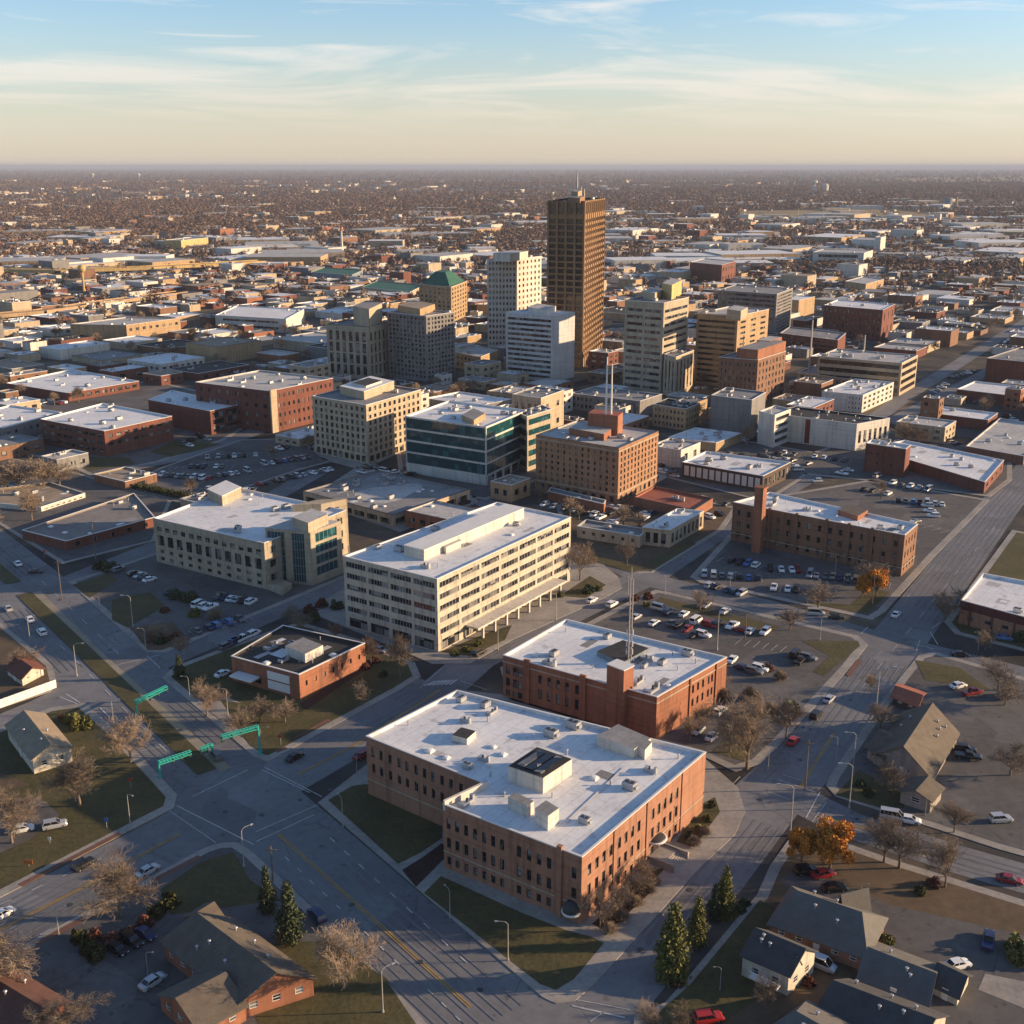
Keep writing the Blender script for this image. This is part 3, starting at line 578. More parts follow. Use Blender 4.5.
# solar-like panels and ridges on the big penthouse, parapet wall over the wing
hz = _  # height of the last box
pz = quad((508, 766), (543, 778), (572, 759), 794, mzr)[1]
for k in range(3):
    a = inset(b1, 1.0); mb = MB()
    l0 = Vector(a[0]).lerp(Vector(a[3]), k/3+0.03); l1 = Vector(a[0]).lerp(Vector(a[3]), (k+1)/3-0.04); r0 = Vector(a[1]).lerp(Vector(a[2]), k/3+0.03); r1 = Vector(a[1]).lerp(Vector(a[2]), (k+1)/3-0.04)
    mb.prism([tuple(l0), tuple(r0), tuple(r1), tuple(l1)], pz, pz+0.3); mb.build('skylight_panel', [GLASS], main)
mb = MB(); p, q = Vector(mpoly[4]), Vector(mpoly[5]); d = (q-p).normalized(); nn = Vector((-d.y, d.x)); mb.prism(ccw([tuple(p), tuple(q), tuple(q+nn*0.5), tuple(p+nn*0.5)]), mzr-0.5, mh+0.8); mb.build('parapet', [WHITE], main)
mb = MB(); p, q = Vector(un(566, 823, mzr)), Vector(un(624, 768, mzr)); strip(mb, [p, q], 0.35, mzr+0.15, True); strip(mb, [p, q], 0.5, mzr+0.05, True); mb.build('roof_seam', [COPING], main)
clutter(main, mpoly, mzr, 26, 5, [b1, b2, b3, b4, b6])
# entrance with curved hood and steps on the sunlit side, awning at the corner
def half_dome(name, c, ang, w, d, h, z, m, parent, rim=None):
    mb = MB(); N = 12; rr = []
    for j in range(5):
        t = j/4*PI/2; rr.append([(c[0]+math.cos(ang)*(math.cos(a)*w/2*math.cos(t))+math.sin(ang)*(math.sin(a)*d*math.cos(t)), c[1]+math.sin(ang)*(math.cos(a)*w/2*math.cos(t))-math.cos(ang)*(math.sin(a)*d*math.cos(t)), z+h*math.sin(t)) for a in [PI*i/N for i in range(N+1)]])
    for j in range(4):
        for i in range(N): mb.face([rr[j][i], rr[j+1][i], rr[j+1][i+1], rr[j][i+1]], 0)
    o = mb.build(name, [m], parent)
    if rim:
        m2 = MB()
        for i in range(N):
            a, b = rr[0][i], rr[0][i+1]; m2.tube((a[0], a[1], a[2]-0.15), (b[0], b[1], b[2]-0.15), 0.22, 0.22, 6)
        m2.build('awning_rim', [rim], o)
    return o
t = frac(mpoly[5], mpoly[0], 3, [572])[0]; c = Vector(mpoly[5]).lerp(Vector(mpoly[0]), t)
half_dome('corner_awning', c, math.atan2(mpoly[0][1]-mpoly[5][1], mpoly[0][0]-mpoly[5][0]), 3.2, 1.8, 2.0, 2.3, DKMETAL, main, TRIM)
t = frac(mpoly[0], mpoly[1], 5, [656])[0]; c = Vector(mpoly[0]).lerp(Vector(mpoly[1]), t); ra = math.atan2(mpoly[1][1]-mpoly[0][1], mpoly[1][0]-mpoly[0][0]); ru = Vector((math.cos(ra), math.sin(ra))); rn = Vector((ru.y, -ru.x))
half_dome('entrance_hood', c, ra, 4.2, 1.9, 0.5, 4.0, DKMETAL, main, TRIM)
mb = MB()
for k in range(7):
    a0 = c-ru*2.4; a1 = c+ru*2.4; mb.prism(ccw([tuple(a0+rn*0.05), tuple(a1+rn*0.05), tuple(a1+rn*(3.4+0.35*(6-k))), tuple(a0+rn*(3.4+0.35*(6-k)))]), 0.1+0.17*k, 0.1+0.17*(k+1))
mb.build('entrance_steps', [CONC], main)
mb = MB()
for sg in (-1, 1):
    a0 = c+ru*(2.7*sg); mb.prism(ccw([tuple(a0-ru*0.25+rn*0.05), tuple(a0+ru*0.25+rn*0.05), tuple(a0+ru*0.25+rn*5.6), tuple(a0-ru*0.25+rn*5.6)]), 0.1, 1.6)
mb.build('step_wall', [CONC], main)
mb = MB(); a0, a1 = c-ru*0.9, c+ru*0.9; mb.prism(ccw([tuple(a0-rn*0.1), tuple(a1-rn*0.1), tuple(a1+rn*0.06), tuple(a0+rn*0.06)]), 1.3, 3.8); mb.build('door', [FRAMED], main)
# 2: two-storey brick building with the mast
(b2f, b2r, _, b2l), b2h = quad((503, 655), (657, 697), (727, 657), 741, B=(566, 619))
b2p = [un(x, y, b2h) for x, y in [(657, 697), (727, 657), (566, 619), (503, 655)]]
brk2, b2p, b2h, b2z = building('brick_office', 'two storey red brick building with white roof and tall radio mast', 'building', None, None, None, 0, BRICK_O, R_WHITE, poly=b2p, h=b2h, nclut=0,
    right=[at_px(b2p[0], b2p[1], [693, 698, 703, 708.5, 712], 0.9, [(7.6, 2.0), (4.2, 2.0)])], left=[at_px(b2p[3], b2p[0], [508, 515, 520, 528], 1.2, [(7.4, 2.3), (4.2, 2.2), (1.4, 1.6)]), at_px(b2p[3], b2p[0], [540, 549, 558, 567, 577], 1.0, [(7.2, 2.3), (3.4, 2.6)])], bands=[(9.2, 0.3, STONE, 0.1)])
bx, _ = box_on(brk2, (597, 651), (622, 663), (649, 648), 668, b2z, BLUEGREY, R_DARK, B=(623, 640))
tw, twh = quad((607, 664), (624, 670.5), (634, 665.5), 735); mb = MB(); mb.prism(ccw(tw), -0.05, twh, 0, top=1); mb.build('stair_tower', [BRICK_O, R_PALE], brk2)
mb = MB(); mb.prism(inset(ccw(tw), -0.1), twh-0.15, twh+0.06); mb.build('coping', [COPING], brk2)
for x in (527, 583): pilaster(brk2, b2p[3], b2p[0], frac(b2p[3], b2p[0], 8, [x])[0], 1.6, 0.35, b2h+0.5, BRICK_O)
for x in (690, 716): pilaster(brk2, b2p[0], b2p[1], frac(b2p[0], b2p[1], 8, [x])[0], 0.7, 0.3, b2h-0.1, BRICK_O)
clutter(brk2, b2p, b2z, 16, 8, [bx, tw])
def mast(px, ytop, ybase, zb, name, label, r=0.22, parent=None, m=POLE, lattice=True, legs=3):
    g = un(px, ybase, zb); h = top_at(ytop, g[1])
    if parent is None: t = thing(name, label, 'mast', (g[0], g[1], zb))
    else: t = parent
    mb = MB()
    if lattice:
        pts = [(g[0]+0.45*math.cos(a), g[1]+0.45*math.sin(a)) for a in (0, 2*PI/3, 4*PI/3)]
        for q in pts: mb.tube((*q, zb), (*q, h-3), r*0.5, r*0.4, 5)
        z = zb; k = 0
        while z < h-4.5:
            for i in range(3): mb.tube((*pts[i], z), (*pts[(i+1) % 3], z+1.5), r*0.3, r*0.3, 4)
            z += 1.5
        mb.tube((g[0], g[1], h-3.5), (g[0], g[1], h), r*0.4, r*0.2, 6)
    else: mb.tube((g[0], g[1], zb), (g[0], g[1], h), r, r*0.5, 8)
    mb.build('mast', [m], t); return t, g, h
mt, g, hm = mast(629, 567, 663, b2z, 'radio_mast', 'tall slim radio mast rising from the two storey brick building', 0.3)
for k, z in enumerate((3, 5, 8)):
    mb = MB(); mb.tube((g[0]-0.7, g[1], b2z+z), (g[0]+0.7, g[1], b2z+z), 0.06, 0.06, 5); mb.tube((g[0]+0.7, g[1], b2z+z-0.7), (g[0]+0.7, g[1], b2z+z+0.7), 0.14, 0.14, 8); mb.tube((g[0]-0.7, g[1], b2z+z-0.7), (g[0]-0.7, g[1], b2z+z+0.7), 0.14, 0.14, 8)
    mb.build('antenna', [COPING], mt)
# 3: six-storey office
s6, s6p, s6h, s6z = building('office_block', 'six storey cream office block with long ribbon windows and white rooftop house', 'building', (343, 556), (437, 579), (571, 517), 653, mat('warm_white_concrete', (0.50, 0.43, 0.33), 0.85, 0.15, 0.12, 'wall'), R_WHITE, nclut=10, seed=3, B=(497, 502),
    left=[F_(4, 5, 0.9, 0.5, 4.0, nv=7, zt=0.5, m0=0.5, m1=0.5, f=FRAME, fr=.1), F_(4, 1, 0.84, 0.9, 0.3, 3.4, nv=4)], right=[F_(7, 5, 0.9, 0.5, 4.0, nv=6, zt=0.5, m0=0.5, m1=0.5, f=FRAME, fr=.1), F_(7, 1, 0.8, 0.9, 0.3, 3.4, nv=4)], depth=0.2, par=0.5)
s6b, _ = box_on(s6, (404, 545), (424, 550), (524, 508), 561, s6z, WHITE, R_PALE, cop=COPING)
box_on(s6, (440, 545), (446, 547), (462, 540), 554, s6z, WHITE, R_PALE, 'lift_house')
# its porch on the sunny side
p, q = Vector(s6p[0]), Vector(s6p[1]); d = (q-p).normalized(); nn = Vector((d.y, -d.x)); a, b = p+d*12, p+d*58
mb = MB(); mb.prism(ccw([tuple(a+nn*0.05), tuple(b+nn*0.05), tuple(b+nn*4.5), tuple(a+nn*4.5)]), 3.5, 4.0, bottom=True); mb.build('porch_roof', [WHITE], s6)
for k in range(8):
    c = a.lerp(b, (k+0.5)/8)+nn*4.0; mb = MB(); mb.prism(ccw([tuple(c+d*0.3+nn*0.3), tuple(c-d*0.3+nn*0.3), tuple(c-d*0.3-nn*0.3), tuple(c+d*0.3-nn*0.3)]), 0.1, 3.5); mb.build('column', [WHITE], s6)
# 4: dark-roofed brick shop
k4, k4p, k4h, k4z = building('brick_shop', 'low red brick shop with black felt roof and two white wall banners', 'building', (231, 656), (299, 674.5), (365, 643), 700, BRICK_O, R_DARK, nclut=9, seed=4, B=(283, 625),
    left=[F_(2, 1, 0.5, 0.6, 0.6, 4.2, m0=0.5, m1=11)], right=[F_(7, 1, 0.22, 0.45, 2.2, 5.2, zt=1.0)])
box_on(k4, (285, 646), (305, 654), (323, 645), 663, k4z, WHITE, R_GREY)
p, q = Vector(k4p[3]), Vector(k4p[0]); d = (q-p).normalized(); nn = Vector((d.y, -d.x)); L = (q-p).length
for z0, z1 in ((3.5, 5.6), (0.9, 3.1)):
    mb = MB(); a, b = p+d*L*0.54, p+d*L*0.86; mb.prism(ccw([tuple(a+nn*0.02), tuple(b+nn*0.02), tuple(b+nn*0.16), tuple(a+nn*0.16)]), z0, z1, bottom=True); mb.build('banner', [TRIM], k4)
    m2 = MB()
mb = MB(); a, b = p+d*L*0.10, p+d*L*0.42; mb.prism(ccw([tuple(a+nn*0.03), tuple(b+nn*0.03), tuple(b+nn*3.4), tuple(a+nn*3.4)]), 2.9, 3.3, bottom=True); mb.build('canopy', [TRIM], k4)
# 5: civic stone block with teal glass bay
civ, cp, chh, cz = building('civic_building', 'pale stone civic block with white roof and curved teal glass bay', 'building', (153, 518), (264, 543), (346, 510), 590, STONE, R_WHITE, nclut=16, seed=6, B=(235, 487),
    left=[F_(13, 1, 0.55, 0.62, 10.6, 13.2, zt=0.3), F_(11, 1, 0.6, 0.8, 5.8, 10.2, nv=2, nh=3), F_(11, 1, 0.42, 0.55, 3.2, 5.4), F_(11, 1, 0.42, 0.5, 0.6, 3.0)], right=[F_(7, 3, 0.5, 0.5, 1.0, nv=2)])
box_on(civ, (207, 489), (222, 496), (241, 487), 506, cz, STONE, R_WHITE, cop=COPING)
wing, wh = quad((264, 529), (309, 531), (341, 522), 583); 
wp, wph = quad((264, 514), (338, 503), (347, 499), 560)
mb = MB(); tp, th_ = quad((292, 505), (321, 504), (347, 498.5), 552); wins = []
tp = ccw(tp)
for i in range(4): wall(mb, tp[i], tp[(i+1) % 4], -0.05, th_, grid(math.hypot(tp[1][0]-tp[0][0], tp[1][1]-tp[0][1]), 3, th_-1, 1, 3, 0.35, 0.45) if i == 0 else [], 0.3)
mb.face([(x, y, th_) for x, y in tp]); mb.build('stone_tower', [STONE], civ)
face_windows(wins, tp[0], tp[1], grid(math.hypot(tp[1][0]-tp[0][0], tp[1][1]-tp[0][1]), 3, th_-1, 1, 3, 0.35, 0.45), 0.3, 2, 1)
# glazed bay
gp, gh = quad((265, 528), (310, 532), (341, 521), 586); gp = ccw(gp); mb = MB()
for i in range(4):
    L = math.hypot(gp[(i+1) % 4][0]-gp[i][0], gp[(i+1) % 4][1]-gp[i][1]); rc = []
    if i == 0: rc = grid(L, 2.2, gh-0.8, 1, 4, 0.74, 0.8)
    if i == 3: rc = [(0.6, 0.8, L*0.42, gh-0.9), (L*0.58, 0.8, L*0.86, gh-0.9)]
    wall(mb, gp[i], gp[(i+1) % 4], -0.05, gh, rc, 0.3); face_windows(wins, gp[i], gp[(i+1) % 4], rc, 0.3, 5, 1 if i == 0 else 6, 0.09, TEAL, FRAME)
mb.face([(x, y, gh) for x, y in gp], 1); mb.build('glazed_bay', [STONE, R_PALE], civ)
add_windows(civ, wins)
box_on(civ, (292, 517), (308, 523), (328, 514), 533, gh, STONE, R_PALE, 'stair_hood')
pg, pgh = quad((262, 582), (282, 590), (292, 583), 596); mb = MB(); mb.prism(ccw(pg), -0.05, pgh); mb.build('porch', [STONE], civ)
# 6: flat gravel-roofed pavilion
building('pavilion', 'wide single storey pavilion with dark gravel roof and white ballast ring', 'building', (303, 491), (393, 515), (470, 489), 527, CREAM, R_GREY, nclut=22, seed=7, B=(378, 470), left=[F_(7, 1, 0.8, 0.8, 0.2, 3.0, zt=1.4)], right=[F_(6, 1, 0.8, 0.8, 0.2, 3.0, zt=1.4)], depth=1.2, cop=COPDARK)
pz6 = root_info['pavilion'][2]; mb = MB(); c0 = un(388, 493, pz6); pts = []
for i in range(24):
    a = 2*PI*i/24; r = 1+0.15*math.sin(3*a+1); pts.append((c0[0]+r*(15*math.cos(a)*math.cos(AD)+10*math.sin(a)*math.sin(AD)), c0[1]+r*(15*math.cos(a)*math.sin(AD)-10*math.sin(a)*math.cos(AD)), pz6+0.03))
mb.face(ccw([p[:2] for p in pts]) and [(*p, pz6+0.03) for p in ccw([p[:2] for p in pts])]); mb.build('ballast', [R_PALE], bpy.data.objects['pavilion'])
# 7: teal glass offices
g7, g7p, g7h, g7z = building('glass_office', 'five storey teal glass office wrapped by white floor bands', 'building', (405, 416), (486, 427), (527, 410), 486, WHITE, R_WHITE, nclut=16, seed=9, left=[F_(1, 4, 0.985, 0.84, 4.2, nv=24, g=TEAL, zt=0.3, fr=0.05, m0=0.2, m1=0.2, name='ribbon_window')], right=[F_(1, 4, 0.985, 0.84, 4.2, nv=14, g=TEAL, zt=0.3, fr=0.05, m0=0.2, m1=0.2, name='ribbon_window'), F_(5, 1, 0.75, 0.9, 0.2, 3.8)], depth=0.15)
box_on(g7, (462, 415), (474, 420), (485, 413), 426, g7z, TAN, R_GREY)
building('glass_office', 'narrow dark green glass wing beside the beige block, stepped back', 'building', (517, 412), (527, 416.5), (552, 409), 472, STONE, R_GREY, nclut=6, seed=10, left=[F_(1, 5, 0.95, 0.6, 1, g=TEAL, nv=4, zt=0.6, name='ribbon_window')], right=[F_(1, 5, 0.95, 0.55, 1, g=TEAL, nv=8, zt=0.6, name='ribbon_window')], depth=0.15)
building('stone_block', 'plain beige block with grey roof behind the teal glass office', 'building', (512, 394), (541, 398), (564, 390), 444, CREAM, R_GREY, nclut=5, seed=12, left=[F_(4, 2, 0.5, 0.4, 4)], right=[F_(2, 2, 0.25, 0.3, 4)])
# 8: beige midrise
m8, m8p, m8h, m8z = building('office_block', 'eight storey beige office with tall window grid and set-back rooftop house', 'building', (312, 396), (366, 405), (421, 389.5), 464, CREAM, R_GREY, nclut=5, seed=13, left=[F_(10, 7, 0.5, 0.66, 3.6, zt=3.0), F_(20, 1, 0.5, 0.6, 0, zt=0.6)] and [F_(10, 7, 0.5, 0.66, 4.0, nv=1, zt=0.8), F_(9, 1, 0.7, 0.8, 0.3, 3.6, nv=2)], right=[F_(11, 7, 0.5, 0.66, 4.0, zt=0.8), F_(9, 1, 0.7, 0.8, 0.3, 3.6, nv=2)], depth=0.4, bands=[(21.5, 0.4, STONE, 0.2)])
box_on(m8, (340, 386), (364, 391.5), (394, 381), 400, m8z, CREAM, R_TAN, cop=COPING); box_on(m8, (352, 383), (366, 386), (382, 380.5), 392, m8z+2, WHITE, R_DARK, 'lift_house')
# 9: brick hotel with two poles on the roof
h9, h9p, h9h, h9z = building('brick_hotel', 'eight storey brown brick hotel with rooftop brick tower and twin masts', 'building', (536, 435), (619, 448), (658.5, 431), 505, mat('warm_brown_brick', (0.33, 0.18, 0.10), 0.85, 0.2, 0.12, 'wall'), R_PALE, nclut=14, seed=15, left=[F_(13, 7, 0.34, 0.55, 4.2, zt=1.6, nh=2), F_(9, 1, 0.5, 0.7, 0.3, 3.6)], right=[F_(11, 7, 0.42, 0.66, 4.2, zt=1.6, nh=2), F_(8, 1, 0.5, 0.7, 0.3, 3.6)], depth=0.3, cop=COPDARK, bands=[(3.8, 0.5, STONE, 0.2), (27.0, 0.45, STONE, 0.2)])
box_on(h9, (569, 428), (604, 434), (613, 428), 441, h9z, BRICK_O, R_PALE); ph, phh = box_on(h9, (588, 413), (618, 416), (623, 412), 436, h9z, BRICK_O, R_RED, 'brick_tower')
for px_, yt in ((606, 357), (611, 364)): mast(px_, yt, 414, phh, 'roof_mast', 'left of the twin white masts on the brick hotel' if px_ == 606 else 'right of the twin white masts on the brick hotel', 0.45, m=COPING, lattice=False)
building('brick_annex', 'low brown brick annex wall in front of the brick hotel', 'building', (548, 491), (604, 504), (606, 500), 513, BRICK_O, R_GREY, nclut=2, seed=16)
# 10: cream restaurant and red shed
building('cream_restaurant', 'low cream building with bluish roof and curved corner behind small trees', 'building', (577, 526), (640, 536), (648, 529), 548, CREAM, R_GREY, nclut=3, seed=17, left=[F_(6, 1, 0.3, 0.45, 1.0)])
building('cream_shop', 'low cream shop with white roof and bright sunlit glazed front', 'building', (642, 527), (670, 530), (704, 511), 548, CREAM, R_WHITE, nclut=5, seed=18, right=[F_(8, 1, 0.6, 0.7, 0.4)], left=[F_(3, 1, 0.6, 0.7, 0.4)])
building('brick_shed', 'flat rust red roofed shed with sunlit brick end wall', 'building', (634, 497), (694, 510), (713, 498), 520, BRICK_O, R_RED, nclut=2, seed=19, cop=COPDARK)
# 11..16
building('panel_hall', 'two storey hall with tall white wall panels and pale roof', 'building', (682, 462), (763, 476), (791, 462), 492, DARKW, R_WHITE, nclut=8, seed=20, B=(706, 451), left=[F_(12, 1, 0.8, 0.86, 0.8, g=mat('white_wall_panel', (0.6, 0.56, 0.5), 0.8, 0.1, 0.4), f=FRAMED, name='wall_panel')], right=[F_(6, 1, 0.6, 0.7, 0.6)], depth=0.12)
bb, bbp, bbh, bbz = building('brick_apartment_building', 'long three storey brown brick building with chimney and white roof', 'building', (733, 502), (905, 535), (918, 524), 577, BRICK_B, R_WHITE, nclut=14, seed=21, left=[F_(16, 3, 0.34, 0.5, 0.6, zt=1.4, nh=2)], right=[F_(4, 3, 0.34, 0.5, 0.6, zt=1.2)], B=(770, 492), depth=0.3, bands=[(2.9, 0.3, STONE, 0.1)])
def stack(root, px, py, base, w, m, z0=-0.05, name='chimney'):
    g = un(px, base, max(z0, 0)); h = top_at(py, g[1]); mb = MB(); o = Vector(g); a, b = Vector(ab(w/2, 0)), Vector(ab(0, w/2)); mb.prism(ccw([tuple(o+a+b), tuple(o+a-b), tuple(o-a-b), tuple(o-a+b)]), z0, h); mb.prism(ccw([tuple(o+(a+b)*1.2), tuple(o+(a-b)*1.2), tuple(o-(a+b)*1.2), tuple(o-(a-b)*1.2)]), h, h+0.5); return mb.build(name, [m], root)
stack(bb, 757, 488, 552, 3.0, BRICK_O)
for x in (769, 796, 826, 848, 871): pilaster(bb, bbp[3], bbp[0], frac(bbp[3], bbp[0], 8, [x])[0], 0.9, 0.4, bbh+0.4, BRICK_B)
box_on(bb, (838, 510), (858, 516), (868, 510), 521, bbz, BRICK_O, SHINGLE_T, 'stair_hood')
building('brick_warehouse', 'two part dark red brick warehouse with white roof facing the lot', 'building', (866, 447), (985, 482), (1004, 460), 494, BRICK_R, R_WHITE, nclut=14, seed=22, B=(905, 440), left=[F_(12, 1, 0.2, 0.25, 2.5, zt=2)], right=[F_(4, 1, 0.4, 0.4, 0.8)])
building('brick_warehouse', 'taller red brick warehouse bay at the left end of the dark warehouse', 'building', (866, 443), (906, 449), (911, 445), 478, BRICK_R, R_WHITE, nclut=3, seed=23, left=[F_(5, 2, 0.22, 0.25, 2.5, zt=2)])
t14, p14, h14, z14 = building('theatre', 'windowless white theatre wall with a dark red vertical stripe', 'building', (762, 412), (857, 424), (890, 418), 451, WHITE, R_DARK, nclut=14, seed=24, left=[F_(1, 1, 0.055, 0.95, 0.2, g=mat('dark_red_sign_panel', (0.16, 0.03, 0.025), 0.7, 0.15, 0.5), zt=0.5, name='red_stripe')], right=[F_(6, 1, 0.5, 0.5, 0.6)], depth=0.1)
building('concrete_stair_block', 'white ramp block with dark open bays beside the white theatre', 'building', (759, 411), (775, 415), (791, 409), 448, WHITE, R_PALE, nclut=2, seed=25, right=[F_(1, 4, 0.9, 0.55, 1.0, name='ribbon_window')], depth=0.8)
building('white_office', 'three storey bright white office with sunlit end and cluttered roof', 'building', (822, 391), (863, 395), (894, 382), 413, WHITE, R_WHITE, nclut=12, seed=26, left=[F_(4, 3, 0.25, 0.5, 1, m0=14)], right=[F_(7, 3, 0.5, 0.5, 0.8)])
building('glass_office', 'long bronze glass office with pale roof edge beside the wide street', 'building', (818, 356), (902, 363), (918, 355), 396, CREAM, R_PALE, nclut=16, seed=27, left=[F_(1, 4, 0.98, 0.55, 0.8, nv=16, g=BRONZE, zt=0.6, name='ribbon_window')], right=[F_(1, 4, 0.95, 0.55, 0.8, nv=6, g=BRONZE, zt=0.6, name='ribbon_window')], depth=0.3)
building('arcade_building', 'low cream building with a row of tall dark openings', 'building', (798, 372), (849, 379), (866, 371), 393, CREAM, R_GREY, nclut=5, seed=28, left=[F_(8, 2, 0.55, 0.65, 0.5)])
building('blank_block', 'windowless dark grey block in front of the brown brick tower', 'building', (711, 395), (752, 400), (766, 392), 437, GREYW, R_GREY, nclut=4, seed=29)
building('tan_block', 'three storey tan block with punched windows and dark roof', 'building', (653, 404), (686, 409), (700, 403), 431, TAN, R_DARK, nclut=8, seed=30, left=[F_(8, 3, 0.45, 0.5, 0.5)], right=[F_(5, 3, 0.45, 0.5, 0.5)])
# towers
t20, p20, h20, z20 = building('brick_tower', 'mid-height brown brick tower with arched windows and red brick top', 'building', (719, 357), (758, 360), (786, 351), 407, BRICK_B, R_GREY, nclut=3, seed=31, left=[F_(9, 6, 0.4, 0.6, 0.8, zt=1.2)], right=[F_(8, 6, 0.4, 0.6, 0.8, zt=1.2)], cop=COPING)
box_on(t20, (737, 348), (758, 350), (786, 341), 361, z20, BRICK_O, R_GREY); box_on(t20, (757, 340), (770, 341), (782, 337), 352, z20, BRICK_O, R_PALE, 'lift_house')
t21, p21, h21, z21 = building('office_tower', 'beige ten storey tower with paired window strips and boxy rooftop plant', 'building', (625, 300), (664, 303), (689, 297), 394, STONE, R_GREY, nclut=3, seed=32, left=[F_(2, 12, 0.86, 0.42, 1.0, nv=4, zt=3.0, m0=0.6, m1=0.6, name='ribbon_window')], right=[F_(1, 12, 0.94, 0.42, 1.0, nv=6, zt=3.0, name='ribbon_window')])
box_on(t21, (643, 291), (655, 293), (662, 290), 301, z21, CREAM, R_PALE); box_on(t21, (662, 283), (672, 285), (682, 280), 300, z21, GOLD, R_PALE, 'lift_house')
building('tower_annex', 'golden stone annex with slim vertical windows beside the beige tower', 'building', (664, 354), (676, 357), (694, 350), 398, CREAM, R_GREY, nclut=2, seed=33, right=[F_(5, 1, 0.4, 0.8, 1)], left=[F_(3, 1, 0.4, 0.8, 1)])
t22, p22, h22, z22 = building('office_tower', 'wide tan slab with long horizontal windows and cream sunlit end', 'building', (697, 313), (738, 316), (769, 309), 388, TAN, R_PALE, nclut=8, seed=34, left=[F_(1, 12, 0.94, 0.42, 1, nv=9, zt=2.5, g=BRONZE, name='ribbon_window')], right=[F_(3, 12, 0.5, 0.4, 1, zt=2.5)])
box_on(t22, (727, 309), (741, 311), (748, 307), 321, z22, CREAM, R_PALE)
building('office_tower', 'grey brown slab with many narrow floor bands behind the tan slab', 'building', (718, 290), (777, 294), (793, 288), 336, GREYW, R_GREY, nclut=5, seed=35, left=[F_(1, 9, 0.97, 0.5, 0.8, nv=12, name='ribbon_window')], right=[F_(1, 12, 0.9, 0.4, 0.8, nv=4, zt=1, name='ribbon_window')])
t24, p24, h24, z24 = building('skyscraper', 'tallest tower, brown grid facade with golden sunlit side and roof antennas', 'skyscraper', (548, 200.5), (585, 201), (605.5, 198), 368, BROWN, R_DARK, nclut=4, seed=36, left=[F_(4, 23, 0.92, 0.72, 5, zt=10.5, g=BRONZE, nv=3, m0=0.5, m1=0.5), F_(4, 1, 0.88, 0.95, 0, zt=0.8) | {'z0': 96.0, 'g': BRONZE}], right=[F_(10, 23, 0.66, 0.56, 5, zt=10.5, g=BRONZE, m0=0.3, m1=0.3), F_(10, 1, 0.55, 0.95, 0, zt=0.8, g=BRONZE) | {'z0': 96.0}], depth=0.5, par=1.0, cop=COPDARK)
for k in range(5): pilaster(t24, p24[3], p24[0], .015+.2425*k, 1.3, .5, h24-.2, BROWN)
for k in range(11): pilaster(t24, p24[0], p24[1], .015+.097*k, .8, .4, h24-.2, BROWN)
box_on(t24, (568, 197), (580, 198), (585, 196), 203, z24, BROWN, R_GREY)
box_on(t24, (571, 191), (578, 192), (582, 190), 198, z24+2, TAN, R_GREY, 'lift_house')
for k, (px_, yt) in enumerate(((577, 172), (571, 188), (581, 187), (573, 191), (584, 189))):
    g_ = un(px_, 198, z24); mb = MB(); mb.tube((*g_, z24), (*g_, top_at(yt, g_[1])), 0.8, 0.35, 6); mb.build('antenna', [TRIM if k % 2 else POLE], t24)
    g0 = t24.location; ch = t24.children[-1]
t25, p25, h25, z25 = building('apartment_tower', 'white seventeen storey apartment tower with small square windows', 'building', (487, 259), (517, 259), (541.5, 256), 349, WHITE, R_PALE, nclut=3, seed=37, left=[F_(8, 15, 0.5, 0.5, 2)], right=[F_(6, 15, 0.42, 0.5, 2)])
box_on(t25, (493, 253), (510, 254), (528, 251), 262, z25, WHITE, R_PALE)
t26, p26, h26, z26 = building('office_tower', 'white slab with dark horizontal window stripes and blank concrete end', 'building', (506, 312), (553, 315.5), (575, 312), 382, mat('cool_white_concrete', (0.5, 0.5, 0.49), 0.8, 0.1, 0.1, 'wall'), R_WHITE, nclut=3, seed=38, left=[F_(1, 12, 0.97, 0.5, 1, nv=14, zt=2.0, name='ribbon_window')], right=[F_(1, 12, 0.2, 0.4, 1, zt=2, m0=0.2, m1=22)])
box_on(t26, (528, 307), (547, 310), (556, 306), 316, z26, WHITE, R_PALE)
building('apartment_tower', 'dark glazed apartment slab with pale vertical ribs', 'building', (387, 312), (426, 316), (454.5, 312), 382, GREYW, R_GREY, nclut=6, seed=39, left=[F_(10, 14, 0.62, 0.66, 1.5)], right=[F_(8, 14, 0.6, 0.62, 1.5)], depth=0.5)
t27 = TH[-1][0]; box_on(t27, (398, 305), (420, 309), (435, 304), 316, root_info[t27.name][2], TAN, R_TAN)
t28, p28, h28, z28 = building('apartment_tower', 'stepped beige stone tower with tall vertical window bays', 'building', (326, 324), (368, 327), (390, 322), 380, STONE, R_GREY, nclut=4, seed=40, left=[F_(6, 4, 0.55, 0.85, 2, nv=2, nh=4, zt=3)], right=[F_(5, 4, 0.4, 0.8, 2, nh=4, zt=3)], cop=COPDARK)
box_on(t28, (353, 306), (369, 309), (382, 303), 328, z28, CREAM, R_GREY)
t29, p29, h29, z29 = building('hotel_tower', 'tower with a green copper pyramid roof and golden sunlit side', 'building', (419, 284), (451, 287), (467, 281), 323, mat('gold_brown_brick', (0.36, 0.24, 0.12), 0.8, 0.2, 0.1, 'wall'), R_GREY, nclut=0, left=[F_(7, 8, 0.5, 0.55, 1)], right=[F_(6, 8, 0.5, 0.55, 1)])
ap = un(440, 269, h29); cc = centre(p29); hp = top_at(271, cc[1]); mb = MB(); rt = 0.36; inn = inset(p29, 2); tp_ = [(cc[0]+(x-cc[0])*rt, cc[1]+(y-cc[1])*rt) for x, y in inn]
for i in range(4):
    j = (i+1) % 4; mb.face([(*inn[i], h29+0.1), (*inn[j], h29+0.1), (*tp_[j], hp), (*tp_[i], hp)])
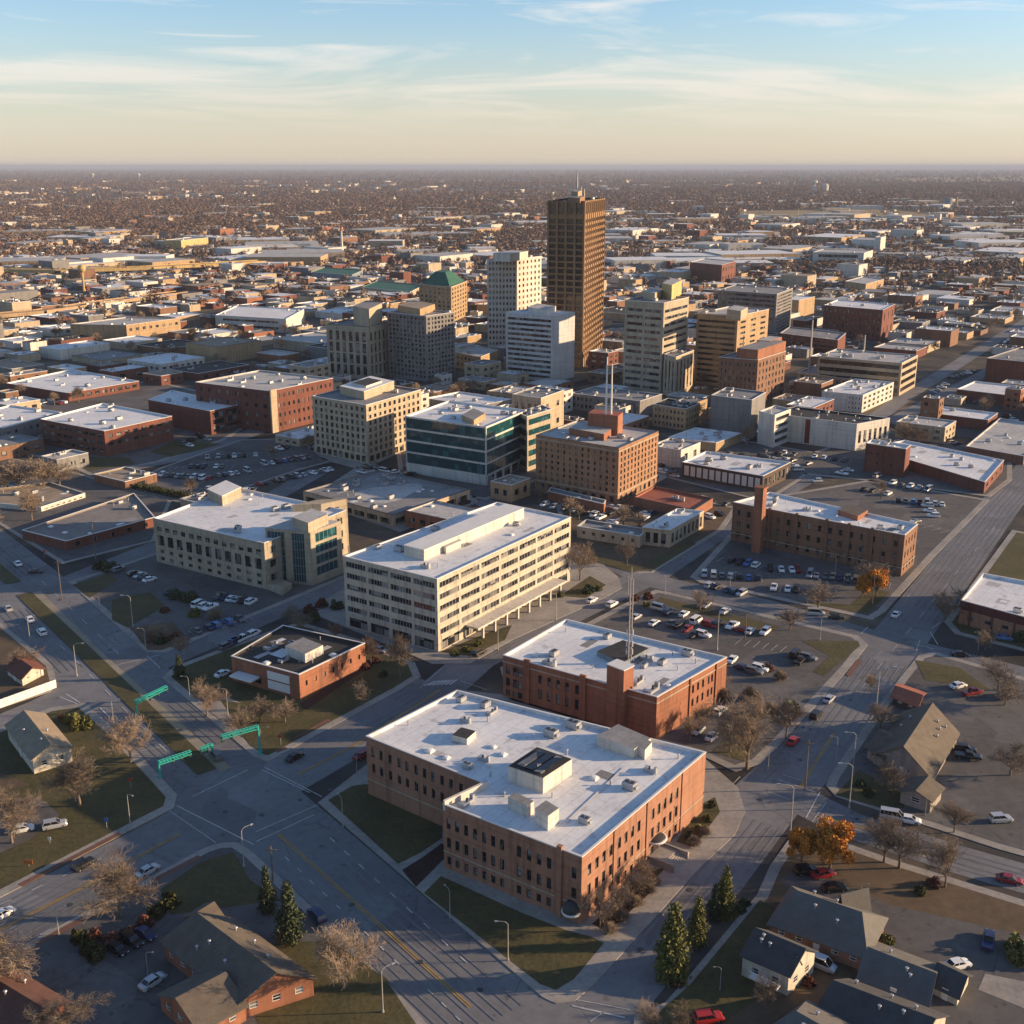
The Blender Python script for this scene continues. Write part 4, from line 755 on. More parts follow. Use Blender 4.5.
mb.face([(*p_, hp) for p_ in tp_]); mb.build('green_roof', [R_GREEN], t29)
# left quarter
building('brick_office', 'three storey dark red brick office with white roof by a small lawn', 'building', (40, 419), (104, 431), (172, 416), 457, BRICK_R, R_WHITE, nclut=10, seed=41, B=(103, 403), left=[F_(9, 3, 0.7, 0.4, 0.8, nv=2, zt=0.8)], right=[F_(8, 2, 0.55, 0.4, 3.6, zt=0.8, nv=2)])
building('brick_office', 'blank red brick box with white roof and dark glazed corner', 'building', (148, 399.5), (210, 411), (239, 404.5), 435, BRICK_R, R_WHITE, nclut=6, seed=42, B=(172, 390), right=[F_(2, 3, 0.85, 0.75, 0.6, nv=3)])
building('market_hall', 'sprawling low hall with broad white roof and red brick base', 'building', (6, 383), (68, 393), (139, 381), 402, BRICK_R, R_WHITE, nclut=12, seed=43, right=[F_(9, 1, 0.6, 0.55, 0.8)], B=(72, 369))
building('grey_hall', 'pale grey hall cut by the left edge beside the red brick office', 'building', (-50, 420), (3, 428), (62, 412), 443, GREYW, R_WHITE, nclut=6, seed=44, right=[F_(8, 1, 0.4, 0.35, 1.5)])
building('flat_workshop', 'tan flat roofed workshop with sunlit white side wall', 'building', (-70, 497), (41, 507), (85, 493), 512, WHITE, R_TAN, nclut=6, seed=45, right=[F_(7, 1, 0.5, 0.5, 0.3, zt=0.8)], B=(50, 482))
building('long_warehouse', 'wide brick warehouse with worn grey tan roof and white door', 'building', (22, 530), (66, 541), (155, 517), 551, BRICK_R, mat('worn_tan_grey_roof', (0.26, 0.225, 0.19), 0.9, 0.4, 0.05, col2=(0.13, 0.125, 0.125)), nclut=8, seed=46, B=(134, 493), right=[F_(5, 1, 0.25, 0.6, 0.3, zt=0.8)])
building('brick_office', 'long dark brick office with a pale stair strip on its corner', 'building', (195, 382), (270, 391), (333, 378), 433, BRICK_R, R_PALE, nclut=14, seed=47, left=[F_(8, 4, 0.4, 0.4, 0.8)], right=[F_(13, 4, 0.4, 0.42, 0.8)])
t_ = TH[-1][0]; pl = root_info[t_.name][0]; pilaster(t_, pl[0], pl[1], 0.04, 4.0, 0.6, root_info[t_.name][1]+0.6, CREAM)
building('brick_warehouse', 'brick warehouse with cream false front and sunlit window row', 'building', (70, 324), (126, 325), (180, 318), 341, TAN, R_PALE, nclut=5, seed=48, right=[F_(8, 1, 0.4, 0.35, 5)])
building('white_hall', 'white office hall with strip windows left of the stepped beige tower', 'building', (215, 315), (286, 319), (304, 309), 333, WHITE, R_WHITE, nclut=5, seed=49, left=[F_(1, 2, 0.8, 0.35, 1, nv=12, name='ribbon_window')])
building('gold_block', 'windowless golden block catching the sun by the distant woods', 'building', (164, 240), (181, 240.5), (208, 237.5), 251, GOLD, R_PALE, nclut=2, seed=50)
building('round_arena', 'low grey drum-like hall with pale green roof', 'building', (312, 272), (352, 275), (363, 270), 281, BLUEGREY, R_GREEN, nclut=0)
building('green_roofed_hall', 'long hall under a flat green roof beside the green pyramid tower', 'building', (362, 287), (410, 292), (424, 285), 297, CREAM, R_GREEN, nclut=0)
# right quarter
building('brick_office', 'red brick office cube with vertical windows at right of the towers', 'building', (824, 305), (883, 310), (895, 304), 341, BRICK_R, R_WHITE, nclut=8, seed=51, left=[F_(13, 4, 0.35, 0.6, 1)], right=[F_(3, 2, 0.2, 0.5, 1)])
building('brick_store', 'pale roofed brick store with dark red fascia at the right edge', 'building', (961, 600), (1075, 630), (1120, 598), 655, BRICK_P, R_WHITE, nclut=8, seed=52, B=(983, 573), left=[F_(6, 1, 0.35, 0.4, 1.2, nv=3, zt=3.2)], bands=[])
t_ = TH[-1][0]; pl = root_info[t_.name][0]; hh = root_info[t_.name][1]; mb = MB(); o2 = inset(pl, -0.12); mb.face([(*o2[3], hh-2.6), (*o2[0], hh-2.6), (*o2[0], hh-0.2), (*o2[3], hh-0.2)]); mb.build('fascia', [W_('maroon_fascia', (0.12, 0.035, 0.03))], t_)
for k in range(5): pilaster(t_, pl[3], pl[0], 0.1+0.2*k, 0.4, 0.3, hh-0.1, BRICK_R)
building('brick_store', 'low brick store with white roof between two car parks', 'building', (924, 412), (988, 420), (998, 413), 430, BRICK_R, R_WHITE, nclut=4, seed=53)
building('brick_store', 'long low brick store with pale roof right of the wide street', 'building', (957, 389), (1040, 399), (1060, 390), 410, BRICK_R, R_WHITE, nclut=4, seed=54, B=(975, 381))
building('flat_warehouse', 'broad pale grey roofed warehouse cut by the right edge', 'building', (966, 446), (1024, 456), (1075, 430), 465, BRICK_B, R_PALE, nclut=8, seed=55, B=(1000, 418))
building('corner_block', 'grey block with red brick base at the right edge', 'building', (987, 358), (1040, 363), (1070, 352), 387, BRICK_R, R_GREY, nclut=4, seed=56)
building('grey_block', 'dark brick parking block with a sunlit terracotta end', 'building', (780, 333), (838, 340), (846, 333), 356, BRICK_R, R_GREY, nclut=4, seed=57, left=[F_(1, 3, 0.9, 0.35, 1, name='ribbon_window')])
building('white_block', 'white hospital block with blue-grey walls and bright end right of the towers', 'building', (813, 252), (864, 253), (873, 250), 267, WHITE, R_PALE, nclut=3, seed=58, left=[F_(1, 2, 0.8, 0.5, 2, nv=10, name='ribbon_window')])
building('white_block', 'white slab tower standing behind the white hospital block', 'building', (875, 237), (881, 237.5), (886, 236), 253, WHITE, R_PALE, nclut=0)
building('white_block', 'bluish white block between the white slab and hospital block', 'building', (852, 239), (875, 240.5), (880, 238), 252, WHITE, R_PALE, nclut=0)
building('brick_block', 'dark red brick block with golden sunlit ends behind the beige tower', 'building', (690, 262), (722, 265), (736, 261), 284, BRICK_R, R_PALE, nclut=2, seed=60, right=[F_(5, 2, 0.4, 0.4, 1)])
building('stone_block', 'tan civic block with a stepped roofline beyond the brick office cube', 'building', (845, 281), (866, 284), (884, 279), 293, TAN, R_PALE, nclut=2, seed=61)
building('low_bank', 'low tan block with pale roof between the white tower and striped slab', 'building', (455, 352), (480, 357), (498, 350), 373, TAN, R_PALE, nclut=3, seed=62, left=[F_(6, 2, 0.5, 0.4, 0.8)])
building('civic_hall', 'flat pale roofed building right behind the teal glass office', 'building', (425, 398), (478, 406), (512, 399), 420, GREYW, R_WHITE, nclut=10, seed=63)
building('office_slab', 'low dark glazed slab between the brick hotel and beige tower', 'building', (571, 393), (640, 401), (662, 394), 418, GREYW, R_GREY, nclut=10, seed=64, left=[F_(16, 2, 0.6, 0.5, 0.8)])
building('low_shop', 'low brick shop with cluttered white roof behind the panel hall', 'building', (590, 437), (700, 450), (740, 436), 462, TAN, R_WHITE, nclut=14, seed=65, B=(660, 428)) if False else None
building('brick_shop', 'row of low shops with white roofs behind the panel hall', 'building', (668, 437), (716, 443), (742, 433), 452, TAN, R_WHITE, nclut=9, seed=66)

# ------------------------------------------------------------------ houses with pitched roofs
def gable(root, poly, z0, he, rise, axis, wm, rm, ov=0.5, hip=0.0, wins=None, ends=True):
    """poly F,R,B,L (ccw) eave corners; axis 0: ridge runs along F-R, 1: along L-F"""
    f, r, b, l = [Vector(p) for p in poly]
    if axis == 0: e0, e1, f0, f1 = f, r, l, b        # eaves F-R and L-B; gable ends F-L and R-B
    else: e0, e1, f0, f1 = l, f, b, r                # eaves L-F and B-R
    d = (e1-e0).normalized(); w = ((f0-e0)-d*(f0-e0).dot(d)); wl = w.length; w = w/wl
    m0, m1 = (e0+f0)/2, (e1+f1)/2; r0, r1 = m0+(m1-m0)*hip, m1-(m1-m0)*hip
    mb = MB(); pl = [tuple(v) for v in (f, r, b, l)]
    for i in range(4):
        p, q = pl[i], pl[(i+1) % 4]; L = math.hypot(q[0]-p[0], q[1]-p[1]); rc = []
        if wins is not None and L > 4 and i in (0, 3): rc = grid(L, z0+0.9, z0+min(he-z0, 2.9), max(1, int(L/3.2)), 1, 0.36, 0.6)
        wall(mb, p, q, z0-0.1, he, rc, 0.12)
        if rc: face_windows(wins, p, q, rc, 0.12, 1, 2, 0.08, GLASS, TRIM)
    if hip == 0:
        mb.face([(*e0, he), (*f0, he), (*m0, he+rise)]); mb.face([(*f1, he), (*e1, he), (*m1, he+rise)])
    mb.build('walls', [wm], root)
    T = 0.22; mr = MB(); a = d*ov*(1 if hip == 0 else 0); k = rise/(wl/2); hs = ov*k
    for s0, s1, sg in ((e0, e1, -1), (f0, f1, 1)):
        p0, p1 = s0-a+w*(ov*sg)-(d*ov if hip else d*0), s1+a+w*(ov*sg)+(d*ov if hip else d*0); q0, q1 = r0-a, r1+a
        top = [(*p0, he-hs+T), (*p1, he-hs+T), (*q1, he+rise+T), (*q0, he+rise+T)]; low = [(x, y, z-T) for x, y, z in top]
        if sg > 0: top.reverse(); low.reverse()
        mr.face(top); mr.face(list(reversed(low)))
        for i in range(4): mr.face([low[i], low[(i+1) % 4], top[(i+1) % 4], top[i]])
    if hip:
        for a0, a1, rr in ((f0, e0, r0), (e1, f1, r1)):
            sgn = (a1-a0).normalized(); out = -d if rr is r0 else d
            top = [(*(a0-sgn*ov+out*ov), he-hs+T), (*(a1+sgn*ov+out*ov), he-hs+T), (*rr, he+rise+T)]; mr.face(top); mr.face([(x, y, z-T) for x, y, z in reversed(top)])
    mr.build('roof', [rm], root)
    return d, w, wl, r0, r1
def house(label, L, F, R, base, axis, rise, wm, rm, z0=0.13, hip=0.0, chim=False, extra=(), name='house', cat='house', vents=3, seed=1, door=True, B=None):
    poly, he = quad(L, F, R, base, z0, B); foot(ccw(poly))
    root = thing(name, label, cat, (poly[0][0], poly[0][1], z0)); wins = []
    d, w, wl, r0, r1 = gable(root, poly, z0, he, rise, axis, wm, rm, hip=hip, wins=wins)
    for (l2, f2, r2, b2, ax2, ri2) in extra:
        p2, h2 = quad(l2, f2, r2, b2, z0); gable(root, p2, z0, h2, ri2, ax2, wm, rm, wins=wins)
    add_windows(root, wins)
    rr = random.Random(seed); o = root.location
    for i in range(vents):
        t = rr.uniform(0.15, 0.85); sd_ = rr.choice((-1, 1)); u = rr.uniform(0.2, 0.75); p = r0+(r1-r0)*t+w*(sd_*u*wl/2); z = he+rise*(1-u)+0.1
        put('roof_vent', PIPE, root, (p.x-o.x, p.y-o.y, z-o.z), 0, (1.2, 1.2, 0.8))
    if chim:
        p = r0+(r1-r0)*0.3+w*0.8; mb = MB(); mb.box(p.x-0.5, p.y-0.4, he, p.x+0.5, p.y+0.4, he+rise+1.2); mb.box(p.x-0.58, p.y-0.48, he+rise+1.2, p.x+0.58, p.y+0.48, he+rise+1.4); mb.build('chimney', [BRICK_R], root)
    if door:
        f, l = Vector(poly[0]), Vector(poly[3]); q = (f-l).normalized(); n = Vector((q.y, -q.x)); a = l+q*((f-l).length*0.5-0.5)
        mb = MB(); b = a+q*1.0; mb.prism(ccw([tuple(a+n*0.02), tuple(b+n*0.02), tuple(b+n*0.1), tuple(a+n*0.1)]), z0, z0+2.1, bottom=True); mb.build('door', [TRIM], root)
    return root
SIDING = W_('cream_siding', (0.52, 0.47, 0.38), 0.1); SIDG = W_('grey_beige_siding', (0.30, 0.26, 0.22), 0.1)
house('cream gabled house with blue-grey and taupe roof on lawn by the boulevard', (7, 725), (32.5, 759), (71, 747), 774, 1, 2.0, SIDING, mat('sand_shingle', (0.27, .215, .15), .9, .25, .5), seed=2)
house('long brick house with complex charcoal roof beside the corner car park', (163, 941), (238, 1002), (313, 978), 1020, 1, 3.2, BRICK_O, SHINGLE_T, chim=False, seed=3, vents=6, extra=[((160, 995), (200, 1030), (245, 1005), 1046, 0, 2.6), ((185, 917), (203, 930), (222, 918), 940, 0, 1.6)])
house('brown roofed house cut by the bottom left corner', (-40, 1000), (22, 1040), (68, 1003), 1054, 1, 2.2, BRICK_R, mat('brown_shingle', (0.12, 0.06, 0.045), 0.9, 0.3, 0.5), seed=4)
house('big taupe roofed gabled house beside the gravel yard at right', (874, 754), (931, 778), (957.5, 733), 788, 0, 4.6, SIDG, SHINGLE_T, seed=5, vents=6, extra=[((901, 791), (931, 801), (942, 788), 813, 0, 1.3), ((868, 747), (884, 758), (908, 744), 769, 1, 2.4)])
house('brick parish house with hipped charcoal roof and a cross gable', (770, 923), (866, 957), (885, 918), 972, 1, 3.6, BRICK_P, SHINGLE_B, hip=0.16, seed=6, vents=4, extra=[((838, 908), (846, 912), (869, 906), 930, 0, 3.0)])
wh = house('white cottage with dark roof and balcony gable at the bottom right', (743, 954), (789, 974), (815, 951), 996, 1, 2.6, SIDING, SHINGLE_D, seed=7)
mb = MB(); p = un(752, 968, 3.4); q = un(780, 981, 3.4); a = Vector((q[0]-p[0], q[1]-p[1])); nn = Vector((a.y, -a.x)).normalized()
for k in range(15):
    c = Vector(p)+a*(k/14)+nn*0.9; mb.tube((c.x, c.y, 2.4), (c.x, c.y, 3.4), 0.05, 0.05, 4)
mb.tube((*(Vector(p)+nn*0.9), 3.4), (*(Vector(q)+nn*0.9), 3.4), 0.07, 0.07, 4); mb.prism(ccw([tuple(Vector(p)-nn*0.3), tuple(Vector(q)-nn*0.3), tuple(Vector(q)+nn), tuple(Vector(p)+nn)]), 2.2, 2.4); mb.build('balcony', [TRIM], wh)
p2, h2 = quad((776, 962), (790, 974), (800, 966), 992, 0.13); gable(wh, p2, 0.13, h2+.6, 2.0, 1, SIDING, SHINGLE_D, ov=.3)
house('long low wing with charcoal and taupe roof beyond the white cottage', (860, 979), (927, 1006), (937, 966), 1013, 1, 2.3, SIDING, SHINGLE_B, seed=8)
house('small dark roofed porch building at the end of the long wing', (933, 984), (958, 996), (969, 975), 1006, 1, 1.8, SIDING, SHINGLE_D, seed=9, vents=0)
house('dark roofed long house at the bottom edge beside the long wing', (818, 1010), (915, 1048), (946, 1016), 1060, 1, 2.4, SIDING, SHINGLE_D, seed=10, vents=5)
house('grey hipped roof house cut by the bottom edge', (756, 1040), (806, 1070), (858, 1030), 1084, 1, 2.8, SIDG, SHINGLE_B, hip=0.25, seed=11)
house('small brown roofed house behind the white board fence', (7, 668), (22, 679), (43, 668), 686, 1, 1.6, SIDING, mat('rust_shingle', (0.16, 0.06, 0.04), 0.9, 0.3, 0.5), seed=12, vents=0)
house('red fronted kiosk with pale green roof beside the wide street', (893, 697), (918, 706), (924, 693), 714, 1, 1.1, DKMETAL, R_RED, seed=13, vents=0, name='kiosk', cat='kiosk', door=False)
fn = thing('board_fence', 'long white board fence catching the sun at the side street', 'fence', (*un(0, 708), 0.1)); mb = MB(); a, b = Vector(un(-50, 727)), Vector(un(57, 688)); d = (b-a).normalized(); nn = Vector((-d.y, d.x))
for k in range(10):
    p, q = a.lerp(b, k/10)+d*0.08, a.lerp(b, (k+1)/10)-d*0.08; m2 = MB(); m2.prism(ccw([tuple(p), tuple(q), tuple(q+nn*0.12), tuple(p+nn*0.12)]), 0.15, 2.3); m2.build('panel', [TRIM], fn)
    m3 = MB(); m3.tube((*(p-d*0.08), 0.1), (*(p-d*0.08), 2.45), 0.07, 0.07, 6); m3.build('post', [TRIM], fn)

# ------------------------------------------------------------------ street lamps, signals, signs, poles
def lamp_proto():
    t = thing('street_lamp', 'x', 'street lamp', (0, -900, 0), 'street lamps along the roads')
    m = MB(); m.tube((0, 0, 0), (0, 0, 9), 0.14, 0.08, 8); m.tube((0, 0, 0), (0, 0, 0.5), 0.25, 0.22, 8); put('pole', m.mesh('pole', [POLE]), t, (0, 0, 0))
    m = MB(); pts = [(0, 0, 8.6), (0.3, 0, 9.3), (0.9, 0, 9.6), (2.2, 0, 9.65)]
    for a, b in zip(pts, pts[1:]): m.tube(a, b, 0.06, 0.055, 6)
    put('arm', m.mesh('arm', [POLE]), t, (0, 0, 0))
    m = MB(); m.box(2.1, -0.16, 9.55, 2.85, 0.16, 9.75, 0); m.box(2.2, -0.12, 9.5, 2.75, 0.12, 9.551, 1); put('lamp_head', m.mesh('lamp_head', [METAL, LAMPW]), t, (0, 0, 0))
    return t
LAMP = lamp_proto(); used_l = [False]
def drop(o):
    for i, (a, b) in enumerate(TH):
        if a is o: TH.pop(i); break
    for c in list(o.children): bpy.data.objects.remove(c)
    bpy.data.objects.remove(o)
LANDMARKS = [((575, 800), 'L-roofed brick block'), ((610, 660), 'mast topped brick building'), ((455, 570), 'six storey cream office'), ((298, 655), 'black roofed brick shop'), ((245, 530), 'civic block'), ((385, 500), 'gravel roofed pavilion'), ((465, 450), 'teal glass office'), ((597, 460), 'brown brick hotel'), ((640, 530), 'cream restaurant'), ((825, 535), 'long brown brick building'), ((935, 465), 'dark brick warehouse'), ((810, 430), 'white theatre wall'), ((855, 395), 'bright white office'), ((868, 372), 'bronze glass office'), ((577, 280), 'tallest brown tower'), ((515, 300), 'white apartment tower'), ((443, 300), 'green pyramid roof'), ((358, 345), 'stepped beige tower'), ((658, 345), 'paired strip tower'), ((105, 430), 'lawn side brick office'), ((66, 388), 'sprawling white hall'), ((88, 525), 'worn roofed warehouse'), ((260, 325), 'white strip hall'), ((125, 330), 'cream fronted warehouse'), ((860, 322), 'red brick office cube'), ((1000, 615), 'maroon fascia store'), ((920, 760), 'big taupe roofed house'), ((830, 940), 'parish house'), ((240, 965), 'corner brick house'), ((40, 745), 'cream gabled house'), ((843, 260), 'white hospital block'), ((186, 245), 'golden block'), ((765, 310), 'grey brown slab'), ((366, 420), 'eight storey beige office'), ((712, 272), 'gold ended brick block'), ((990, 440), 'right edge warehouse'), ((230, 790), 'main intersection'), ((655, 985), 'evergreens by the curb'), ((985, 780), 'gravel yard')]
def rel(px):
    best = min(LANDMARKS, key=lambda l: (l[0][0]-px[0])**2+(1.5*(l[0][1]-px[1]))**2); dx, dy = px[0]-best[0][0], px[1]-best[0][1]
    r = ('right of' if dx > 0 else 'left of') if abs(dx) > 1.6*abs(dy) else ('beyond' if dy < 0 else 'in front of')
    return f'{r} the {best[1]}'
def lamp(bx, by, tx, ty, armdir=PI, label=None):
    p = un(bx, by); z = gz(p); g = un(bx, by, z); h = top_at(ty, g[1])-z; s = max(0.45, h/9.7)
    c = copy_thing(LAMP, (g[0], g[1], z), armdir, (s, s, s), label or 'grey street lamp standing '+rel((bx, by)))
    return c
for a in [(343, 827, 339, 797, 2.2), (450, 918, 447, 889, 2.2), (508, 960, 491, 921, PI), (383, 1012, 380, 968, .6), (130, 822, 133, 793, -.6), (133, 626, 121, 595, PI), (114, 726, 109, 699, 0), (77, 676, 74, 643, 0), (790, 836, 780, 784, PI), (849, 808, 852, 763, PI), (875, 720, 877, 667, 0), (836, 760, 831, 736, PI), (853, 768, 852, 732, PI), (665, 595, 662, 575, PI), (628, 600, 629, 572, 0), (244, 866, 243, 828, .7), (978, 555, 982, 553, 0), (835, 575, 838, 556, PI), (59, 935, 57, 905, 0), (228, 715, 224, 688, PI), (146, 650, 138, 628, PI), (100, 610, 97, 600, PI), (262, 752, 258, 727, 0), (768, 770, 768, 748, 0), (148, 975, 149, 962, 0), (717, 650, 718, 610, 0), (820, 640, 822, 615, 0), (498, 650, 498, 622, 0), (556, 620, 560, 590, 0), (913, 545, 917, 530, PI), (962, 545, 966, 532, PI), (978, 650, 980, 632, PI), (730, 590, 732, 572, 0), (352, 618, 349, 600, 0), (60, 585, 58, 563, 0), (925, 815, 925, 795, 0), (860, 905, 857, 885, 0), (720, 990, 722, 975, PI), (357, 775, 356, 752, 0), (30, 640, 27, 615, 0), (190, 700, 187, 676, PI)]: lamp(*a)
drop(LAMP)
def truss(mb, a, b, w=0.5, r=0.07):
    a, b = Vector(a), Vector(b); d = (b-a).normalized(); s = Vector((-d.y, d.x, 0))*w/2; u = Vector((0, 0, w/2)); cs = [s+u, -s+u, -s-u, s-u]
    for c in cs: mb.tube(a+c, b+c, r, r, 4)
    n = max(2, int((b-a).length/w))
    for i in range(n):
        p, q = a.lerp(b, i/n), a.lerp(b, (i+1)/n)
        for k in range(4): mb.tube(p+cs[k], q+cs[(k+1) % 4], r*0.6, r*0.6, 4)
def gantry(base, top, tip, label):
    g = Vector(un(*base)); z = 0.0; h = top_at(top[1], g.y); e = Vector(un(tip[0], tip[1], h))
    t = thing('signal_gantry', label, 'traffic signal', (g.x, g.y, 0), 'teal signal gantries over the boulevard')
    m = MB(); m.tube((g.x, g.y, 0), (g.x, g.y, h+0.4), 0.28, 0.22, 8); m.tube((g.x, g.y, 0), (g.x, g.y, 0.5), 0.45, 0.4, 8); m.build('pole', [TEALP], t)
    m = MB(); truss(m, (g.x, g.y, h), (e.x, e.y, h), 0.7, 0.11); m.build('arm', [TEALP], t)
    m = MB()
    for k in range(3):
        q = g.lerp(e, 0.45+0.26*k); m = MB(); m.box(q.x-0.22, q.y-0.22, h-1.3, q.x+0.22, q.y+0.22, h-0.2, 0)
        for j, mm in enumerate((1, 2, 3)): m.tube((q.x, q.y-0.2, h-0.4-0.33*j), (q.x, q.y-0.27, h-0.4-0.33*j), 0.12, 0.12, 10, mm)
        m.build('signal_head', [DKMETAL, TAILL, YELP, TEALP], t)
gantry((137, 716), (136, 702), (167, 687), 'teal lattice signal gantry reaching over the boulevard lanes, farthest of the four')
gantry((160, 778), (161, 763), (191, 752), 'teal lattice signal gantry in front of the median nose, nearest of the four')
gantry((213, 757), (211, 745), (200, 750), 'shortest teal signal gantry, between the median nose and brick shop lawn')
gantry((260, 755), (258, 727), (221, 737), 'teal lattice signal gantry anchored on the brick shop corner')
def post_sign(px, label, cat, m, h=2.2, w=0.7, hh=0.7, round_=False, name='road_sign'):
    p = un(*px); z = gz(p); g = un(*px, z); t = thing(name, label, cat, (g[0], g[1], z)); mb = MB(); mb.tube((*g, z), (*g, z+h), 0.05, 0.05, 6); mb.build('post', [POLE], t)
    mb = MB()
    if round_:
        mb.tube((g[0], g[1]-0.06, z+h), (g[0], g[1]-0.1, z+h), w/2, w/2, 8)
    else: mb.box(g[0]-w/2, g[1]-0.12, z+h-hh/2, g[0]+w/2, g[1]-0.05, z+h+hh/2)
    mb.build('sign_panel', [m], t); return t
post_sign((131, 788), 'small round red sign on the gabled house lawn corner', 'road sign', REDP, 2.0, 0.8, 0.8, True)
post_sign((107, 828), 'small blue square sign beside the curb below the lawn', 'road sign', PAINTS['blue'], 1.9, 0.8, 0.9)
post_sign((29, 866), 'low orange board sign on lawn at the left edge', 'sign board', mat('orange_sign_board', (0.5, 0.16, 0.04), 0.6, 0.15, 2), 0.9, 1.6, 0.9)
post_sign((50, 843), 'white bin shaped marker sign beside two parked cars', 'road sign', TRIM, 1.0, 0.6, 0.7)
post_sign((555, 1040), 'white square sign at the bottom edge by evergreens', 'road sign', TRIM, 2.0, 0.7, 0.7)
post_sign((281, 745), 'red and dark sign post beside brick shop lawn curb', 'road sign', REDP, 2.2, 0.8, 0.6)
post_sign((170, 560), 'red sign board near the worn roofed warehouse wall', 'sign board', REDP, 1.6, 1.2, 0.8) if False else None
post_sign((45, 557), 'round red sign standing at the warehouse corner', 'road sign', REDP, 2.0, 0.9, 0.9, True)
# utility poles
def util(px, top, label):
    p = un(*px); z = gz(p); h = top_at(top[1], p[1]); t = thing('utility_pole', label, 'utility pole', (p[0], p[1], z), 'wooden utility poles'); mb = MB(); mb.tube((*p, z), (*p, h), 0.16, 0.1, 7); mb.build('pole', [BARK], t)
    mb = MB(); mb.box(p[0]-1.1, p[1]-0.08, h-0.9, p[0]+1.1, p[1]+0.08, h-0.7); mb.build('crossarm', [BARK], t)
for a, b in (((273, 882), (272, 846)), ((805, 790), (805, 740)), ((872, 605), (874, 575)), ((62, 600), (60, 560)), ((96, 560), (92, 520)), ((745, 640), (747, 610))): util(a, b, 'slender wooden utility pole '+rel(a))

# ------------------------------------------------------------------ trees
def perp(d, r):
    u = d.orthogonal().normalized(); w = d.cross(u); a = r.uniform(0, 2*PI); return u*math.cos(a)+w*math.sin(a)
def bare_meshes(seed, n2=7, n3=7, n4=7, tw=0.03):
    """unit tree about 10 m tall: trunk with limbs, and a crown of branches and twigs"""
    r = random.Random(seed); T, C = MB(), MB()
    T.tube((0, 0, -0.2), (0, 0, 1.2), 0.22, 0.17, 8); T.tube((0, 0, 1.2), (0.1, 0.05, 2.6), 0.17, 0.13, 8)
    def seg(mb, a, d, L, r0, r1, n, bend=0.15):
        p = a
        for k in range(n):
            q = p+d*(L/n); mb.tube(p, q, r0+(r1-r0)*k/n, r0+(r1-r0)*(k+1)/n, 5 if r0 > 0.05 else 3, 0, False); yield p, q, d; p = q
            d = (d+perp(d, r)*bend+Vector((0, 0, 0.08))).normalized()
    nl = r.randint(6, 8)
    for i in range(nl):
        az = 2*PI*(i+r.uniform(-.3, .3))/nl; el = r.uniform(0.7, 1.4); d = Vector((math.cos(az)*math.cos(el), math.sin(az)*math.cos(el), math.sin(el)))
        st = Vector((0.05, 0.02, r.uniform(1.6, 2.6))); pts = list(seg(T, st, d, r.uniform(3.8, 5.4), 0.10, 0.03, 4, 0.16))
        for j in range(n2):
            p, q, dd = r.choice(pts[1:] if j > 1 else pts); s = p.lerp(q, r.random()); d2 = (dd*0.8+perp(dd, r)*0.75+Vector((0, 0, .15))).normalized(); p2 = list(seg(C, s, d2, r.uniform(1.5, 2.4), 0.035, 0.02, 2))
            for k in range(n3):
                p, q, de = r.choice(p2); s = p.lerp(q, r.random()); d3 = (de*0.8+perp(de, r)*0.7+Vector((0, 0, .15))).normalized(); L3 = r.uniform(0.8, 1.5); e = s+d3*L3; C.tube(s, e, tw, tw*0.7, 3, 0, False)
                for m in range(n4):
                    s2 = s.lerp(e, r.uniform(0.2, 1)); d4 = (d3*0.7+perp(d3, r)*0.8+Vector((0, 0, .1))).normalized(); C.tube(s2, s2+d4*r.uniform(0.35, 0.8), tw*0.75, tw*0.5, 3, 0, False)
    return T.mesh('trunk', [BARK]), C.mesh('crown', [TWIG])
def tree_thing(name, label, cat, T, C, group):
    t = thing(name, label, cat, (0, -950, 0), group); put('trunk', T, t, (0, 0, 0)); put('crown', C, t, (0, 0, 0)); return t
BARE = [tree_thing('bare_tree', 'x', 'tree', *bare_meshes(s, 10, 8, 7, 0.022), 'bare brown street trees') for s in (1, 2, 3, 4)]
BARE_S = [tree_thing('bare_tree', 'x', 'tree', *bare_meshes(s, 8, 5, 4, 0.04), 'bare brown street trees') for s in (5, 6)]
def leafquad(mb, c, s, r, up=0.0):
    a = Vector((r.gauss(0, 1), r.gauss(0, 1), r.gauss(0, 1)+up)).normalized(); u = a.orthogonal().normalized(); w = a.cross(u); t = r.uniform(0, PI); u, w = u*math.cos(t)+w*math.sin(t), w*math.cos(t)-u*math.sin(t)
    u, w = u*s*r.uniform(.6, 1.2), w*s*r.uniform(.4, .9); mb.face([tuple(c-u-w), tuple(c+u-w), tuple(c+u*.8+w), tuple(c-u*.8+w)])
def conifer_meshes(seed, m):
    r = random.Random(seed); T, C = MB(), MB(); T.tube((0, 0, -.2), (0, 0, 9.4), 0.25, 0.04, 7)
    z = 0.7
    while z < 9.9:
        R_ = (1-(z/10.4)**1.9)*2.9*r.uniform(0.6, 1.2); nb = max(3, int(5+R_*3)); a0 = r.uniform(0, 6)
        for i in range(nb):
            az = a0+2*PI*i/nb+r.uniform(-.2, .2); L = R_*r.uniform(0.65, 1.12)
            for k in range(int(6+L*9)):
                f = r.uniform(0.25, 1); c = Vector((math.cos(az)*L*f, math.sin(az)*L*f, z-0.25*L*f*f+r.uniform(-.12, .18)))+Vector((r.gauss(0, .3), r.gauss(0, .3), r.gauss(0, .2))); leafquad(C, c, 0.2, r, 0.4)
        z += 0.42*r.uniform(.8, 1.2)
    for k in range(30): leafquad(C, Vector((r.gauss(0, .1), r.gauss(0, .1), r.uniform(9.2, 10))), 0.14, r)
    return T.mesh('trunk', [BARK]), C.mesh('crown', [m])
